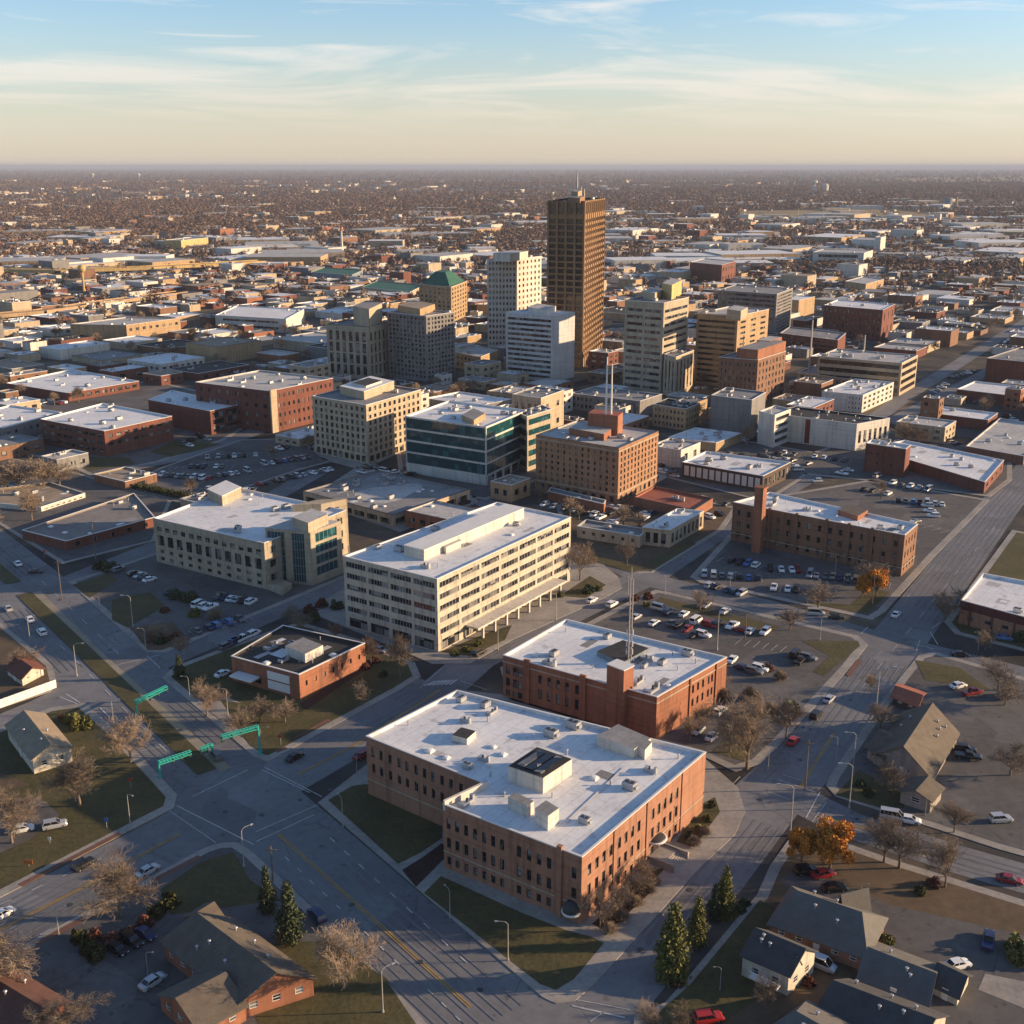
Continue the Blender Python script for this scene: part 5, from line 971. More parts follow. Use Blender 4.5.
def leafy_meshes(seed, m, sz=0.2, n=7500):
    r = random.Random(seed); T, C = MB(), MB(); T.tube((0, 0, -.2), (0, 0, 3), 0.25, 0.16, 7)
    cl = []
    for i in range(24):
        a = r.uniform(0, 2*PI); el = r.uniform(-.35, 1.5); R_ = r.uniform(1.6, 3.5); c = Vector((math.cos(a)*math.cos(el)*R_, math.sin(a)*math.cos(el)*R_, 5.2+math.sin(el)*R_*1.15)); cl.append((c, r.uniform(1.0, 1.8))); T.tube((0, 0, r.uniform(1.6, 3)), c, 0.09, 0.03, 4)
    for k in range(n):
        c, R_ = r.choice(cl); v = Vector((r.gauss(0, 1), r.gauss(0, 1), r.gauss(0, 1))).normalized()*R_*r.uniform(.1, 1.1)**.6; leafquad(C, c+v, sz, r)
    return T.mesh('trunk', [BARK]), C.mesh('crown', [m])
CON_D = tree_thing('conifer_tree', 'x', 'tree', *conifer_meshes(3, NEEDLE), 'evergreen trees'); CON_Y = tree_thing('conifer_tree', 'x', 'tree', *conifer_meshes(4, NEEDLE_Y), 'evergreen trees')
ORA = tree_thing('orange_tree', 'x', 'tree', *leafy_meshes(5, ORANGE), 'orange autumn trees')
def shrub_mesh(seed, m, n=420):
    r = random.Random(seed); C = MB()
    for k in range(n):
        v = Vector((r.gauss(0, 1), r.gauss(0, 1), abs(r.gauss(0, 1)))).normalized(); c = v*r.uniform(.7, 1.05)*(0.8+.2*math.sin(5*v.x+3*v.y)); leafquad(C, Vector((c.x, c.y, c.z*1.1+.05)), 0.13, r)
    return C.mesh('foliage', [m])
def twigbush_mesh(seed):
    r = random.Random(seed); C = MB()
    for k in range(170):
        a = r.uniform(0, 2*PI); el = r.uniform(.3, 1.5); d = Vector((math.cos(a)*math.cos(el), math.sin(a)*math.cos(el), math.sin(el))); p = d*r.uniform(0, .2); q = p+d*r.uniform(.6, 1.1); C.tube(p, q, .022, .012, 3, 0, False)
        for j in range(5):
            s = p.lerp(q, r.uniform(.3, 1)); C.tube(s, s+(d+perp(d, r)*.9).normalized()*.3, .014, .01, 3, 0, False)
    return C.mesh('twigs', [TWIG])
SHR = {'green': shrub_mesh(1, HEDGE), 'red': shrub_mesh(2, REDBUSH), 'olive': shrub_mesh(3, NEEDLE_Y), 'twig': twigbush_mesh(4), 'dark': shrub_mesh(6, NEEDLE)}
def place_tree(src, base, top, w=None, label=None, group=None, jit=None):
    p = un(*base); z = gz(p); g = un(*base, z); h = max(2.0, top_at(top, g[1])-z); s = h/9.6; wpx = (proj((g[0]+6.6*s, g[1], 3))[0]-proj((g[0], g[1], 3))[0]); k = (w/wpx) if w else 1.0
    k = min(1.7, max(0.6, k)); foot_r = 1.0
    c = copy_thing(src, (g[0], g[1], z), RND.uniform(0, 6.28), (s*k, s*k, s), label, group); return c
def bt(bx, by, ty, w=None, lab=None, small=False):
    place_tree(RND.choice(BARE_S if small else BARE), (bx, by), ty, w, lab or ('bare tan tree ' if not small else 'small bare brown tree ')+rel((bx, by)))
for a in [(120, 916, 858, 72), (80, 806, 757, 52), (12, 843, 792, 50), (131, 762, 716, 48), (-6, 1000, 932, 72), (66, 1040, 1000, 60), (344, 988, 924, 60), (207, 717, 680, 36), (747, 768, 692, 62), (786, 738, 697, 34), (730, 752, 705, 40), (884, 862, 817, 44), (899, 868, 818, 48), (945, 887, 836, 36), (954, 832, 799, 30), (400, 678, 630, 24), (371, 664, 634, 18), (580, 580, 540, 30), (617, 920, 880, 26), (632, 905, 868, 26), (600, 930, 888, 24), (645, 890, 858, 22), (690, 742, 712, 22), (703, 730, 702, 20), (880, 728, 704, 34), (893, 795, 766, 30), (1010, 775, 742, 40), (998, 690, 660, 44), (650, 1045, 1004, 34), (680, 1050, 1004, 30), (765, 1010, 975, 24)]: bt(*a)
for a in [(943, 622, 590, 30), (790, 630, 606, 26), (818, 608, 582, 32), (627, 566, 540, 20), (700, 610, 590, 22), (875, 590, 562, 40), (965, 605, 585, 22), (918, 446, 424, 24), (905, 442, 420, 20), (32, 520, 486, 30), (20, 490, 458, 40), (44, 488, 455, 40), (5, 492, 462, 40), (60, 486, 462, 30), (362, 705, 680, 22), (25, 668, 646, 26), (160, 640, 622, 26), (180, 655, 636, 20), (300, 632, 612, 20), (290, 622, 604, 18), (335, 640, 620, 14), (985, 650, 628, 22), (1005, 705, 680, 34), (720, 690, 668, 20), (870, 690, 672, 16)]: bt(*a, small=True)
bt(240, 735, 708, 28, None, True); bt(260, 722, 697, 26, None, True); bt(285, 722, 700, 28, None, True)
for b, t_, w, l, s in [((672, 978), 908, 46, 'large olive evergreen at the curb, tallest of the four curbside evergreens', CON_Y), ((697, 944), 900, 28, 'thinner olive evergreen behind the tallest curbside evergreen', CON_Y), ((724, 917), 869, 28, 'upright olive evergreen farthest up the curb from the tallest one', CON_Y), ((290, 940), 884, 34, 'broad dark spruce beside the bottom road, larger of the pair', CON_D), ((268, 912), 868, 22, 'slim dark spruce behind the broad roadside spruce', CON_D), ((180, 678), 656, 15, 'small dark clipped conifer on the traffic corner island', CON_D), ((714, 920), 885, 20, 'short dark evergreen between two olive evergreens', CON_D)]: place_tree(s, b, t_, w, l)
for b, t_, w, l in [((830, 868), 823, 40, 'big orange leaved tree at the street corner'), ((801, 866), 829, 26, 'smaller orange leaved tree left of the big orange one'), ((876, 597), 570, 22, 'orange leaved tree among bare trees near the car park corner'), ((862, 598), 576, 14, 'low golden tree touching the orange tree by the car park')]: place_tree(ORA, b, t_, w, l)
for t_ in BARE[:]+[CON_D, CON_Y, ORA]: drop(t_)
def shrub(kind, px, rx, label, ry=None, hz=1.0):
    p = un(*px); z = gz(p); g = un(*px, z); o = bpy.data.objects.new('shrub', SHR[kind]); COL.objects.link(o); r = rx*1.0; o.location = (g[0], g[1], z); o.scale = (r, ry or r, hz*r); o.rotation_euler = (0, 0, RND.uniform(0, 6))
    reg(o, label, 'shrub', 'shrubs and clipped bushes')
cols = {'green': 'rounded dark green shrub', 'red': 'reddish brown shrub', 'olive': 'olive green shrub', 'twig': 'bare twiggy bush', 'dark': 'dark evergreen shrub'}
for k, px, r in [('green', (78, 940), 1.8), ('green', (88, 952), 2.0), ('green', (97, 958), 1.8), ('green', (158, 914), 2.0), ('green', (170, 904), 2.0), ('olive', (80, 727), 3.0), ('olive', (70, 722), 2.0), ('red', (63, 720), 1.4), ('red', (95, 938), 1.6), ('red', (112, 944), 1.8), ('red', (128, 936), 1.6), ('red', (145, 926), 1.8), ('dark', (182, 676), 1.5), ('red', (375, 662), 1.5), ('red', (366, 668), 1.4), ('dark', (384, 676), 1.4), ('green', (690, 838), 1.3), ('olive', (700, 830), 1.2), ('olive', (708, 820), 1.2), ('green', (712, 806), 1.0), ('twig', (694, 845), 1.6), ('twig', (704, 835), 1.5), ('red', (677, 985), 1.1), ('dark', (745, 905), 1.2), ('dark', (740, 912), 1.2), ('twig', (610, 933), 1.6), ('twig', (622, 920), 1.7), ('twig', (636, 906), 1.6), ('twig', (648, 893), 1.6), ('twig', (654, 884), 1.4), ('olive', (560, 596), 1.6), ('olive', (455, 655), 1.4), ('olive', (466, 651), 1.4), ('olive', (478, 645), 1.4), ('dark', (588, 592), 2.2), ('olive', (598, 590), 1.6), ('red', (635, 600), 1.6), ('red', (648, 598), 1.8), ('olive', (646, 606), 1.4), ('dark', (800, 978), 1.4), ('red', (809, 984), 1.2), ('dark', (790, 986), 1.1), ('olive', (886, 943), 1.6), ('green', (920, 893), 1.2), ('red', (934, 885), 1.5), ('red', (310, 612), 2.2), ('red', (322, 606), 2.2), ('dark', (336, 608), 2.4), ('dark', (314, 620), 2.2), ('red', (165, 612), 1.6), ('olive', (195, 616), 2.2), ('twig', (215, 618), 2.6), ('dark', (108, 570), 3.2), ('dark', (100, 568), 2.4), ('dark', (190, 601), 3.0), ('dark', (176, 598), 2.6), ('red', (175, 640), 2.0), ('dark', (162, 642), 2.2), ('twig', (150, 640), 2.4), ('green', (868, 795), 1.3), ('dark', (860, 785), 1.3), ('twig', (885, 775), 2.2), ('olive', (1016, 950), 2.6), ('olive', (1022, 962), 2.4), ('dark', (1020, 640), 2.6), ('twig', (722, 700), 2.6), ('twig', (750, 700), 2.8), ('twig', (772, 715), 2.6), ('olive', (790, 710), 2.2), ('twig', (780, 680), 2.2), ('red', (768, 670), 1.6)]:
    shrub(k, px, r, cols[k]+' '+rel(px))
hg = MB(); r = random.Random(3); a, b = Vector(un(118, 484)), Vector(un(190, 499))
for k in range(2600):
    p = a.lerp(b, r.random()); leafquad(hg, Vector((p.x+r.uniform(-2, 2), p.y+r.uniform(-2, 2), r.uniform(0.2, 2.0))), 0.3, r)
ho = hg.build('hedge', [HEDGE]); reg(ho, 'long clipped green hedge beside the tan flat roofed workshop', 'hedge', None, (154, 491))

# ------------------------------------------------------------------ cars
def car_meshes(kind):
    if kind == 'sedan': Ln, prof, cab = 4.6, [(-2.3, .35, .72, .78), (-2.15, .25, .92, .86), (-1.2, .22, .98, .9), (1.0, .22, .95, .9), (1.9, .24, .84, .87), (2.3, .35, .62, .74)], ((-1.75, -1.05, .45, 1.25), .93, 1.43)
    elif kind == 'suv': Ln, prof, cab = 4.7, [(-2.3, .4, .95, .82), (-2.2, .3, 1.1, .9), (-1.2, .28, 1.12, .93), (1.0, .28, 1.1, .93), (2.0, .3, 1.02, .9), (2.32, .4, .75, .8)], ((-2.2, -1.9, .35, 1.15), 1.08, 1.72)
    elif kind == 'van': Ln, prof, cab = 5.2, [(-2.6, .4, 1.2, .88), (-2.55, .3, 1.25, .95), (0.8, .3, 1.2, .96), (2.0, .3, 1.05, .92), (2.55, .42, .8, .82)], ((-2.55, -2.45, .9, 1.75), 1.18, 2.1)
    else: Ln, prof, cab = 5.6, [(-2.8, .45, 1.0, .88), (-2.75, .4, 1.05, .94), (-0.8, .4, 1.05, .95), (1.2, .4, 1.1, .95), (2.4, .42, 1.05, .92), (2.8, .5, .8, .84)], ((-0.8, -0.6, .6, 1.25), 1.06, 1.8)
    body = MB(); rings = []
    for x, zb, zt, hw in prof: rings.append([(x, -hw, zb), (x, hw, zb), (x, hw*1.02, zb+(zt-zb)*.6), (x, hw*.93, zt), (x, -hw*.93, zt), (x, -hw*1.02, zb+(zt-zb)*.6)])
    for a, b in zip(rings, rings[1:]):
        for i in range(6): body.face([a[i], b[i], b[(i+1) % 6], a[(i+1) % 6]])
    body.face(list(rings[0])); body.face(list(reversed(rings[-1])))
    (x0, x1, x2, x3), zc, zr = cab; wb, wt = .80, .64; zr -= .06
    if kind in ('van', 'suv'): wb, wt = .86, .72
    gl = MB(); lo = [(x0, -wb), (x3, -wb), (x3, wb), (x0, wb)]; hi = [(x1, -wt), (x2, -wt), (x2, wt), (x1, wt)]
    for i in range(4):
        j = (i+1) % 4; gl.face([(*lo[i], zc-.05), (*lo[j], zc-.05), (*hi[j], zr), (*hi[i], zr)])
    rf = MB(); e = 0.05; rf.prism([(x1-e, -wt-e), (x2+e, -wt-e), (x2+e, wt+e), (x1-e, wt+e)], zr, zr+.06, bottom=True)
    for i in range(4):
        rf.tube((*lo[i], zc-.05), (*hi[i], zr), .05, .05, 4)
    if kind != 'van': rf.tube(((x0+x3)/2, -wb-.0, zc), ((x1+x2)/2, -wt, zr), .05, .05, 4); rf.tube(((x0+x3)/2, wb, zc), ((x1+x2)/2, wt, zr), .05, .05, 4)
    wh_ = MB()
    wh_.tube((0, -.11, 0), (0, .11, 0), .33, .33, 14, 0); wh_.tube((0, .11, 0), (0, -.11, 0), .328, .328, 14, 0); wh_.tube((0, .0, 0), (0, .125, 0), .2, .18, 10, 1); wh_.tube((0, .0, 0), (0, -.125, 0), .2, .18, 10, 1)
    hl = MB(); hl.box(-.05, -.17, -.07, .05, .17, .07); tl = MB(); tl.box(-.05, -.15, -.08, .05, .15, .08)
    if kind == 'truck':
        bd = 0
    pal = [wh_.mesh('wheel', [TYRE, RIM]), hl.mesh('headlight', [LAMPW]), tl.mesh('tail_light', [TAILL])]
    one = MB(); one.add(body, None, 0); one.add(rf, None, 0); one.add(gl, None, 1)
    xf, xr = prof[-1][0]-.95, prof[0][0]+.95
    for x in (xf, xr):
        for y in (-.80, .80): one.add(wh_, Matrix.Translation((x, y, .33)), 2)
    ofs = lambda n, ms: n.mesh('car', ms)
    return dict(body=body.mesh('body', [PAINTS['white']]), roof=rf.mesh('roof', [PAINTS['white']]), glass=gl.mesh('window_glass', [CARGLASS]), wheel=pal[0], head=pal[1], tail=pal[2], one=one.mesh('car', [PAINTS['white'], CARGLASS, TYRE, RIM]), xf=xf, xr=xr, L=Ln, prof=prof)
CARS = {k: car_meshes(k) for k in ('sedan', 'suv', 'van', 'truck')}
KNAME = {'sedan': 'parked_car', 'suv': 'parked_car', 'van': 'van', 'truck': 'pickup_truck'}; KWORD = {'sedan': 'sedan', 'suv': 'SUV', 'van': 'van', 'truck': 'pickup'}
def slotpaint(o, m, i=0): o.material_slots[i].link = 'OBJECT'; o.material_slots[i].material = m
CARPOS = []
def car(p, ang, kind, colr, where, group, detail=True, label=None, world=True):
    g = p if world else un(*p); z = gz(g)
    if any(math.hypot(g[0]-q[0], g[1]-q[1]) < 1.9 for q in CARPOS): return
    if not clear(g, 1.6): return
    CARPOS.append(g)
    C = CARS[kind]; lab = label or f'{colr} {KWORD[kind]} {where}'; z += 0.004
    if not detail:
        o = bpy.data.objects.new(KNAME[kind], C['one']); COL.objects.link(o); o.location = (g[0], g[1], z); o.rotation_euler = (0, 0, ang); slotpaint(o, PAINTS[colr]); reg(o, lab, KWORD[kind].lower() if kind in ('van',) else ('pickup' if kind == 'truck' else 'car'), group); return
    t = thing(KNAME[kind], lab, 'van' if kind == 'van' else ('pickup' if kind == 'truck' else 'car'), (g[0], g[1], z), group, ang)
    slotpaint(put('body', C['body'], t, (0, 0, 0)), PAINTS[colr]); slotpaint(put('roof', C['roof'], t, (0, 0, 0)), PAINTS[colr]); put('window_glass', C['glass'], t, (0, 0, 0))
    for x in (C['xf'], C['xr']):
        for y in (-.82, .82): put('wheel', C['wheel'], t, (x, y, .33))
    pf, pr = C['prof'][-1], C['prof'][0]
    for y in (-.55, .55): put('headlight', C['head'], t, (pf[0]-.01, y, (pf[1]+pf[2])/2+.08)); put('tail_light', C['tail'], t, (pr[0]+.01, y, (pr[1]+pr[2])/2+.12))
PICK = ['white']*7+['silver']*5+['black']*5+['grey']*5+['dark red']+['dark blue']*2+['blue']
KP = ['sedan']*5+['suv']*5+['truck']*2+['van']
PARK = MB()
def row(a, b, n, where, group, prob=0.85, turn=PI/2, detail=False, only=None):
    p, q = Vector(un(*a)), Vector(un(*b)); ang = math.atan2((q-p).y, (q-p).x)+turn
    if abs(turn) > 1 and n > 2:
        dd = (q-p).normalized(); nn = Vector((-dd.y, dd.x)); zz = gz(p.lerp(q, .5))+.012
        for i in range(n+1):
            c = p.lerp(q, i/n); strip(PARK, [c-nn*2.6, c+nn*2.6], .16, zz, True)
    for i in range(n):
        if RND.random() > prob: continue
        t = (i+.5)/n; c = p.lerp(q, t); car((c.x+RND.uniform(-.2, .2), c.y+RND.uniform(-.2, .2)), ang+(PI if RND.random() < .5 else 0)+RND.uniform(-.04, .04), RND.choice(KP), RND.choice(only or PICK), where, group, detail)
LOTG = 'cars parked in the lot behind the mast topped brick building'
for px, c, k in [((636, 619), 'silver', 'sedan'), ((642, 620), 'white', 'suv'), ((654, 625), 'white', 'sedan'), ((660, 611), 'silver', 'van'), ((668, 614), 'dark blue', 'suv'), ((684, 616), 'white', 'sedan'), ((696, 623), 'white', 'van'), ((687, 631), 'dark red', 'sedan'), ((709, 627), 'dark red', 'suv'), ((718, 626), 'black', 'suv'), ((732, 628), 'white', 'truck'), ((742, 632), 'dark red', 'sedan'), ((750, 633), 'white', 'sedan'), ((703, 637), 'white', 'suv'), ((694, 637), 'black', 'sedan'), ((678, 627), 'black', 'truck'), ((672, 625), 'grey', 'sedan'), ((706, 607), 'silver', 'sedan'), ((725, 613), 'white', 'sedan'), ((732, 662), 'white', 'sedan'), ((760, 671), 'white', 'suv'), ((754, 674), 'grey', 'suv'), ((742, 670), 'dark blue', 'sedan'), ((720, 714), 'white', 'suv'), ((712, 739), 'white', 'sedan'), ((698, 733), 'silver', 'sedan'), ((765, 634), 'white', 'suv'), ((800, 663), 'black', 'truck'), ((808, 660), 'grey', 'suv'), ((795, 657), 'black', 'van')]:
    car(un(*px), RND.choice((AD, AD, AD+PI, BD))+RND.uniform(-.1, .1), k, c, 'parked '+rel(px), LOTG, px[1] > 600)
for px, ang, k, c, lab in [((250+45, 759), AD, 'sedan', 'black', 'black sedan driving away beside the brick shop lawn curb'), ((362, 757), AD, 'sedan', 'dark red', 'dark red sedan at the curb beside the L-roofed brick block'), ((317, 919), 2.2, 'suv', 'dark blue', 'dark blue SUV parked by the spruces on the bottom road'), ((84, 867), AD, 'suv', 'black', 'black SUV driving on the left road toward the intersection'), ((148, 873), AD, 'sedan', 'silver', 'silver sedan at the curb behind the big tan tree'), ((216, 758), 2.2, 'suv', 'grey', 'dark grey SUV waiting beside the end of the grass median'), ((2, 917), AD, 'sedan', 'white', 'white car leaving the picture at the left edge'), ((117, 952), -.6, 'sedan', 'black', 'leftmost of three dark cars by the clipped hedge'), ((132, 944), -.6, 'suv', 'black', 'middle of three dark cars by the clipped hedge'), ((145, 937), -.6, 'sedan', 'dark blue', 'rightmost of three dark cars by the clipped hedge'), ((153, 985), AD, 'sedan', 'silver', 'silver car parked alone beside the corner brick house'), ((823, 877), .3, 'sedan', 'red', 'bright red sedan parked under the orange trees'), ((806, 874), .2, 'suv', 'black', 'black SUV left of the bright red sedan'), ((834, 891), .1, 'sedan', 'black', 'black sedan in front of the bright red sedan'), ((893, 819), -.35, 'van', 'silver', 'silver van parked along the curb near the small annex'), ((909, 822), -.35, 'sedan', 'white', 'white sedan at the curb behind the silver van'), ((1009, 882), -.35, 'sedan', 'dark red', 'dark maroon sedan driving on the right hand street'), ((988, 944), 1.1, 'truck', 'dark blue', 'dark blue pickup on the gravel drive at right'), ((1000, 822), .1, 'suv', 'silver', 'silver SUV parked in the gravel yard by twiggy bush'), ((965, 752), -.3, 'suv', 'black', 'black SUV parked right of the big taupe roofed house'), ((968, 759), -.3, 'truck', 'black', 'black pickup nearest the big taupe roofed house'), ((963, 745), -.3, 'sedan', 'white', 'white sedan behind the black cars at the taupe house'), ((958, 686+2), .4, 'sedan', 'white', 'white sedan in the yard behind the red kiosk'), ((972, 695), .4, 'truck', 'dark red', 'dark red pickup parked in the yard behind the kiosk'), ((1003, 698), .8, 'suv', 'grey', 'grey SUV parked far back in the gravel yard'), ((816, 717), AD, 'suv', 'black', 'black SUV parked by the right sidewalk, lower of two'), ((829, 701), AD, 'sedan', 'silver', 'silver sedan parked by the right sidewalk, upper of two'), ((793, 743), AD, 'sedan', 'red', 'small red car on the sidewalk edge beside bare trees'), ((960, 656), -.2, 'sedan', 'black', 'black sedan driving on the cross street at right'), ((896, 616), AD, 'sedan', 'white', 'white sedan stopped north of the right crossroads'), ((816, 615), -.2, 'van', 'silver', 'silver van driving on the cross street'), ((836, 619), -.2, 'suv', 'black', 'black SUV following the silver van'), ((592, 602), AD, 'sedan', 'white', 'white sedan beside the sunlit lawn of the six storey office'), ((612, 606), AD, 'suv', 'white', 'white SUV turning in front of the car park'), ((30, 621), 2.2, 'sedan', 'white', 'white sedan on the boulevard, farther one'), ((42, 634), 2.2, 'suv', 'white', 'white SUV on the boulevard beside the side street'), ((8, 610), 2.2, 'sedan', 'silver', 'silver sedan on the boulevard at the left edge'), ((36, 573), 0, 'sedan', 'black', 'black sedan crossing the boulevard at the far junction'), ((18, 565), 2.2, 'sedan', 'white', 'white sedan near the far boulevard junction'), ((479, 655), AD, 'suv', 'black', 'black SUV parked below the six storey office'), ((380, 652), BD, 'sedan', 'silver', 'silver sedan parked at the foot of the six storey office'), ((55, 828), .4, 'suv', 'silver', 'silver SUV parked under the left bare trees'), ((22, 832), .4, 'sedan', 'white', 'white sedan parked under the left bare trees'), ((1004, 640), -.3, 'sedan', 'blue', 'blue sedan parked beside the maroon fascia store'), ((708, 1022), .2, 'suv', 'red', 'red car cut by the bottom edge near the evergreens'), ((820, 968), BD, 'van', 'silver', 'silver trailer like van between white cottage and parish house'), ((223, 676), AD, 'sedan', 'white', 'white sedan at the entrance of the black roofed brick shop'), ((957, 968), .3, 'sedan', 'white', 'white car behind the small dark roofed porch building')]:
    car(un(*px), ang, k, c, '', 'cars on the streets and by the houses', px[1] > 590, lab)
row((193, 634), (249, 618), 9, 'in the row beside the street below the civic block', 'row of cars by the civic block', .95, detail=True)
row((218, 652), (256, 634), 7, 'at the curb beside the black roofed brick shop', 'curb row by the brick shop', .9, 0, detail=True)
for a, b, n in [((112, 570), (122, 572), 2), ((132, 575), (152, 582), 4), ((168, 594), (178, 596), 2), ((216, 598), (254, 604), 6), ((196, 606), (214, 610), 3)]: row(a, b, n, 'in the lot in front of the civic block', 'cars in the civic lot', .9, detail=False)
for a, b, n in [((768, 571), (800, 572), 6), ((806, 576), (890, 586), 11), ((771, 589), (808, 593), 8), ((700, 576), (762, 580), 7), ((706, 586), (745, 596), 6), ((720, 560), (760, 568), 5)]: row(a, b, n, 'in front of the long brown brick building', 'cars in front of the long brown brick building', .85)
for a, b, n in [((888, 484), (932, 492), 5), ((860, 490), (892, 496), 4), ((895, 502), (945, 506), 7), ((912, 522), (945, 532), 4), ((870, 476), (880, 478), 2), ((925, 505), (935, 520), 3), ((830, 480), (852, 470), 3)]: row(a, b, n, 'in the lot below the dark brick warehouse', 'cars below the dark brick warehouse', .85)
for a, b, n in [((160, 476), (212, 480), 10), ((205, 459), (258, 456), 10), ((170, 468), (232, 468), 10), ((215, 478), (262, 470), 8), ((256, 486), (332, 470), 14), ((262, 466), (310, 458), 8), ((200, 490), (256, 492), 9), ((270, 452), (300, 446), 5)]: row(a, b, n, 'in the big lot behind the civic block', 'cars in the big lot behind the civic block', .8)
for a, b, n in [((760, 452), (850, 462), 9), ((790, 466), (820, 484), 5), ((775, 458), (812, 466), 5), ((664, 466), (676, 478), 3), ((690, 498), (730, 506), 5), ((705, 520), (735, 512), 3), ((540, 505), (600, 518), 6), ((410, 492), (470, 506), 6), ((470, 512), (520, 528), 4)]: row(a, b, n, 'on the downtown side streets', 'cars on the downtown side streets', .7)
for a, b, n in [((955, 401), (1020, 407), 11), ((944, 380), (975, 372), 7), ((930, 395), (948, 384), 4), ((880, 450), (870, 462), 3), ((940, 440), (960, 446), 4)]: row(a, b, n, 'parked along the right hand stores', 'cars along the right hand stores', .8)

struct('parking_marking', PARK, WHITEL)
# ------------------------------------------------------------------ the wider city: blocks, low buildings, cars and trees
class NumMesh:
    """many far things of one mass, gathered as flat arrays"""
    def __init__(s): s.v = []; s.f = []; s.m = []; s.n = 0
    def box(s, c, a, b, z1, ang, mi, mr):
        ca, sa = math.cos(ang), math.sin(ang); p = [(c[0]+x*ca-y*sa, c[1]+x*sa+y*ca) for x, y in ((-a, -b), (a, -b), (a, b), (-a, b))]; k = len(s.v)
        s.v += [(x, y, 0.0) for x, y in p]+[(x, y, z1) for x, y in p]
        for i in range(4): j = (i+1) % 4; s.f.append((k+i, k+j, k+4+j, k+4+i)); s.m.append(mi)
        s.f.append((k+4, k+5, k+6, k+7)); s.m.append(mr)
def inframe(x, y, z=5, mar=25):
    px, py = proj((x, y, z)); return -mar < px < 1024+mar and py < 1060
GR = random.Random(77)
WALLS = [('cream', CREAM, 3), ('tan', TAN, 3), ('white', WHITE, 4), ('red brick', BRICK_R, 2), ('brown brick', BRICK_B, 2), ('grey', GREYW, 2), ('orange brick', BRICK_O, 1)]
ROOFS = [('white', R_WHITE, 5), ('pale', R_PALE, 4), ('grey', R_GREY, 3), ('tan', R_TAN, 2), ('black', R_DARK, 2)]
def wch(l, r): return r.choices(l, [x[2] for x in l])[0]
STREETS = [[un(x, y) for x, y in pts] for pts, w in roads]
def off_street(p, d):
    for st in STREETS:
        for (x1, y1), (x2, y2) in zip(st, st[1:]):
            dx, dy = x2-x1, y2-y1; t = max(0, min(1, ((p[0]-x1)*dx+(p[1]-y1)*dy)/(dx*dx+dy*dy)))
            if math.hypot(p[0]-x1-t*dx, p[1]-y1-t*dy) < d: return False
    return True
gen = []; lots = MB(); lots2 = MB(); TREESPOT = []; FARCAR = []
SA, SB = 112.0, 92.0
for i in range(-2, 46):
    for j in range(-36, 24):
        o = ab(i*SA, j*SB); c = ab((i+.5)*SA, (j+.5)*SB)
        if c[1] < 330 or c[1] > 3000 or abs(c[0]) > c[1]*.5+90: continue
        if any(math.hypot(c[0]-b[0][0], c[1]-b[0][1]) < 20 or inside(c, b[2]) for b in BLOCKS): hasb = True
        else: hasb = False
        q = [ab(i*SA+7, j*SB+6), ab((i+1)*SA-7, j*SB+6), ab((i+1)*SA-7, (j+1)*SB-6), ab(i*SA+7, (j+1)*SB-6)]
        q = ccw(q)
        if all(all(math.hypot(v[0]-b[0][0], v[1]-b[0][1]) > b[1] for b in BLOCKS) for v in q+[c]) and off_street(c, 30):
            tri_face(lots if GR.random() < .6 else lots2, q, .05)
        na, nb = GR.choice(((2, 2), (3, 2), (3, 3), (3, 2), (2, 2), (2, 1), (3, 3), (4, 2)))
        for a in range(na):
            for b in range(nb):
                la, lb = (SA-18)/na, (SB-16)/nb; cc = ab(i*SA+9+la*(a+.5), j*SB+8+lb*(b+.5))
                fa, fb = la*GR.uniform(.3, .46), lb*GR.uniform(.3, .46); rr = math.hypot(fa, fb)
                k = GR.random(); dense = .72 if c[1] < 900 else .62 if c[1] < 1500 else .5
                if k < dense:
                    if GR.random() < .3: fa *= .55; fb *= .6
                    for _ in range(3):
                        if clear(cc, rr*.92+1) and off_street(cc, min(fa, fb)+8) and all(not inside(cc, B[2]) for B in BLOCKS): break
                        fa *= .62; fb *= .62; rr = math.hypot(fa, fb)
                    else: continue
                    if rr < 5: continue
                    h = GR.choice((3.6, 4, 4.5, 5, 5, 5.5, 6, 7)) if GR.random() < .93 else GR.uniform(10, 15); cc = (cc[0]+GR.uniform(-5, 5), cc[1]+GR.uniform(-5, 5))
                    gen.append((cc, fa, fb, h))
                elif k < .93:
                    for _ in range(GR.randint(6, 18)): FARCAR.append((cc[0]+GR.uniform(-fa, fa), cc[1]+GR.uniform(-fb, fb)))
                for _ in range(GR.choice((0, 1, 2, 3, 4)) if c[1] < 1400 else GR.choice((1, 3, 4, 6))):
                    e = ab(i*SA+9+la*(a+GR.choice((.04, .96, GR.random()))), j*SB+8+lb*(b+GR.choice((.04, .96, GR.random()))))
                    TREESPOT.append(e)
struct('block_yard', lots, mat('grey_yard_asphalt', (0.085, 0.08, 0.075), .95, .35, .03, col2=(.05, .047, .045))); struct('dry_yard', lots2, mat('dry_grass_yard', (0.15, 0.11, 0.065), .95, .35, .03, col2=(.07, .06, .04)))
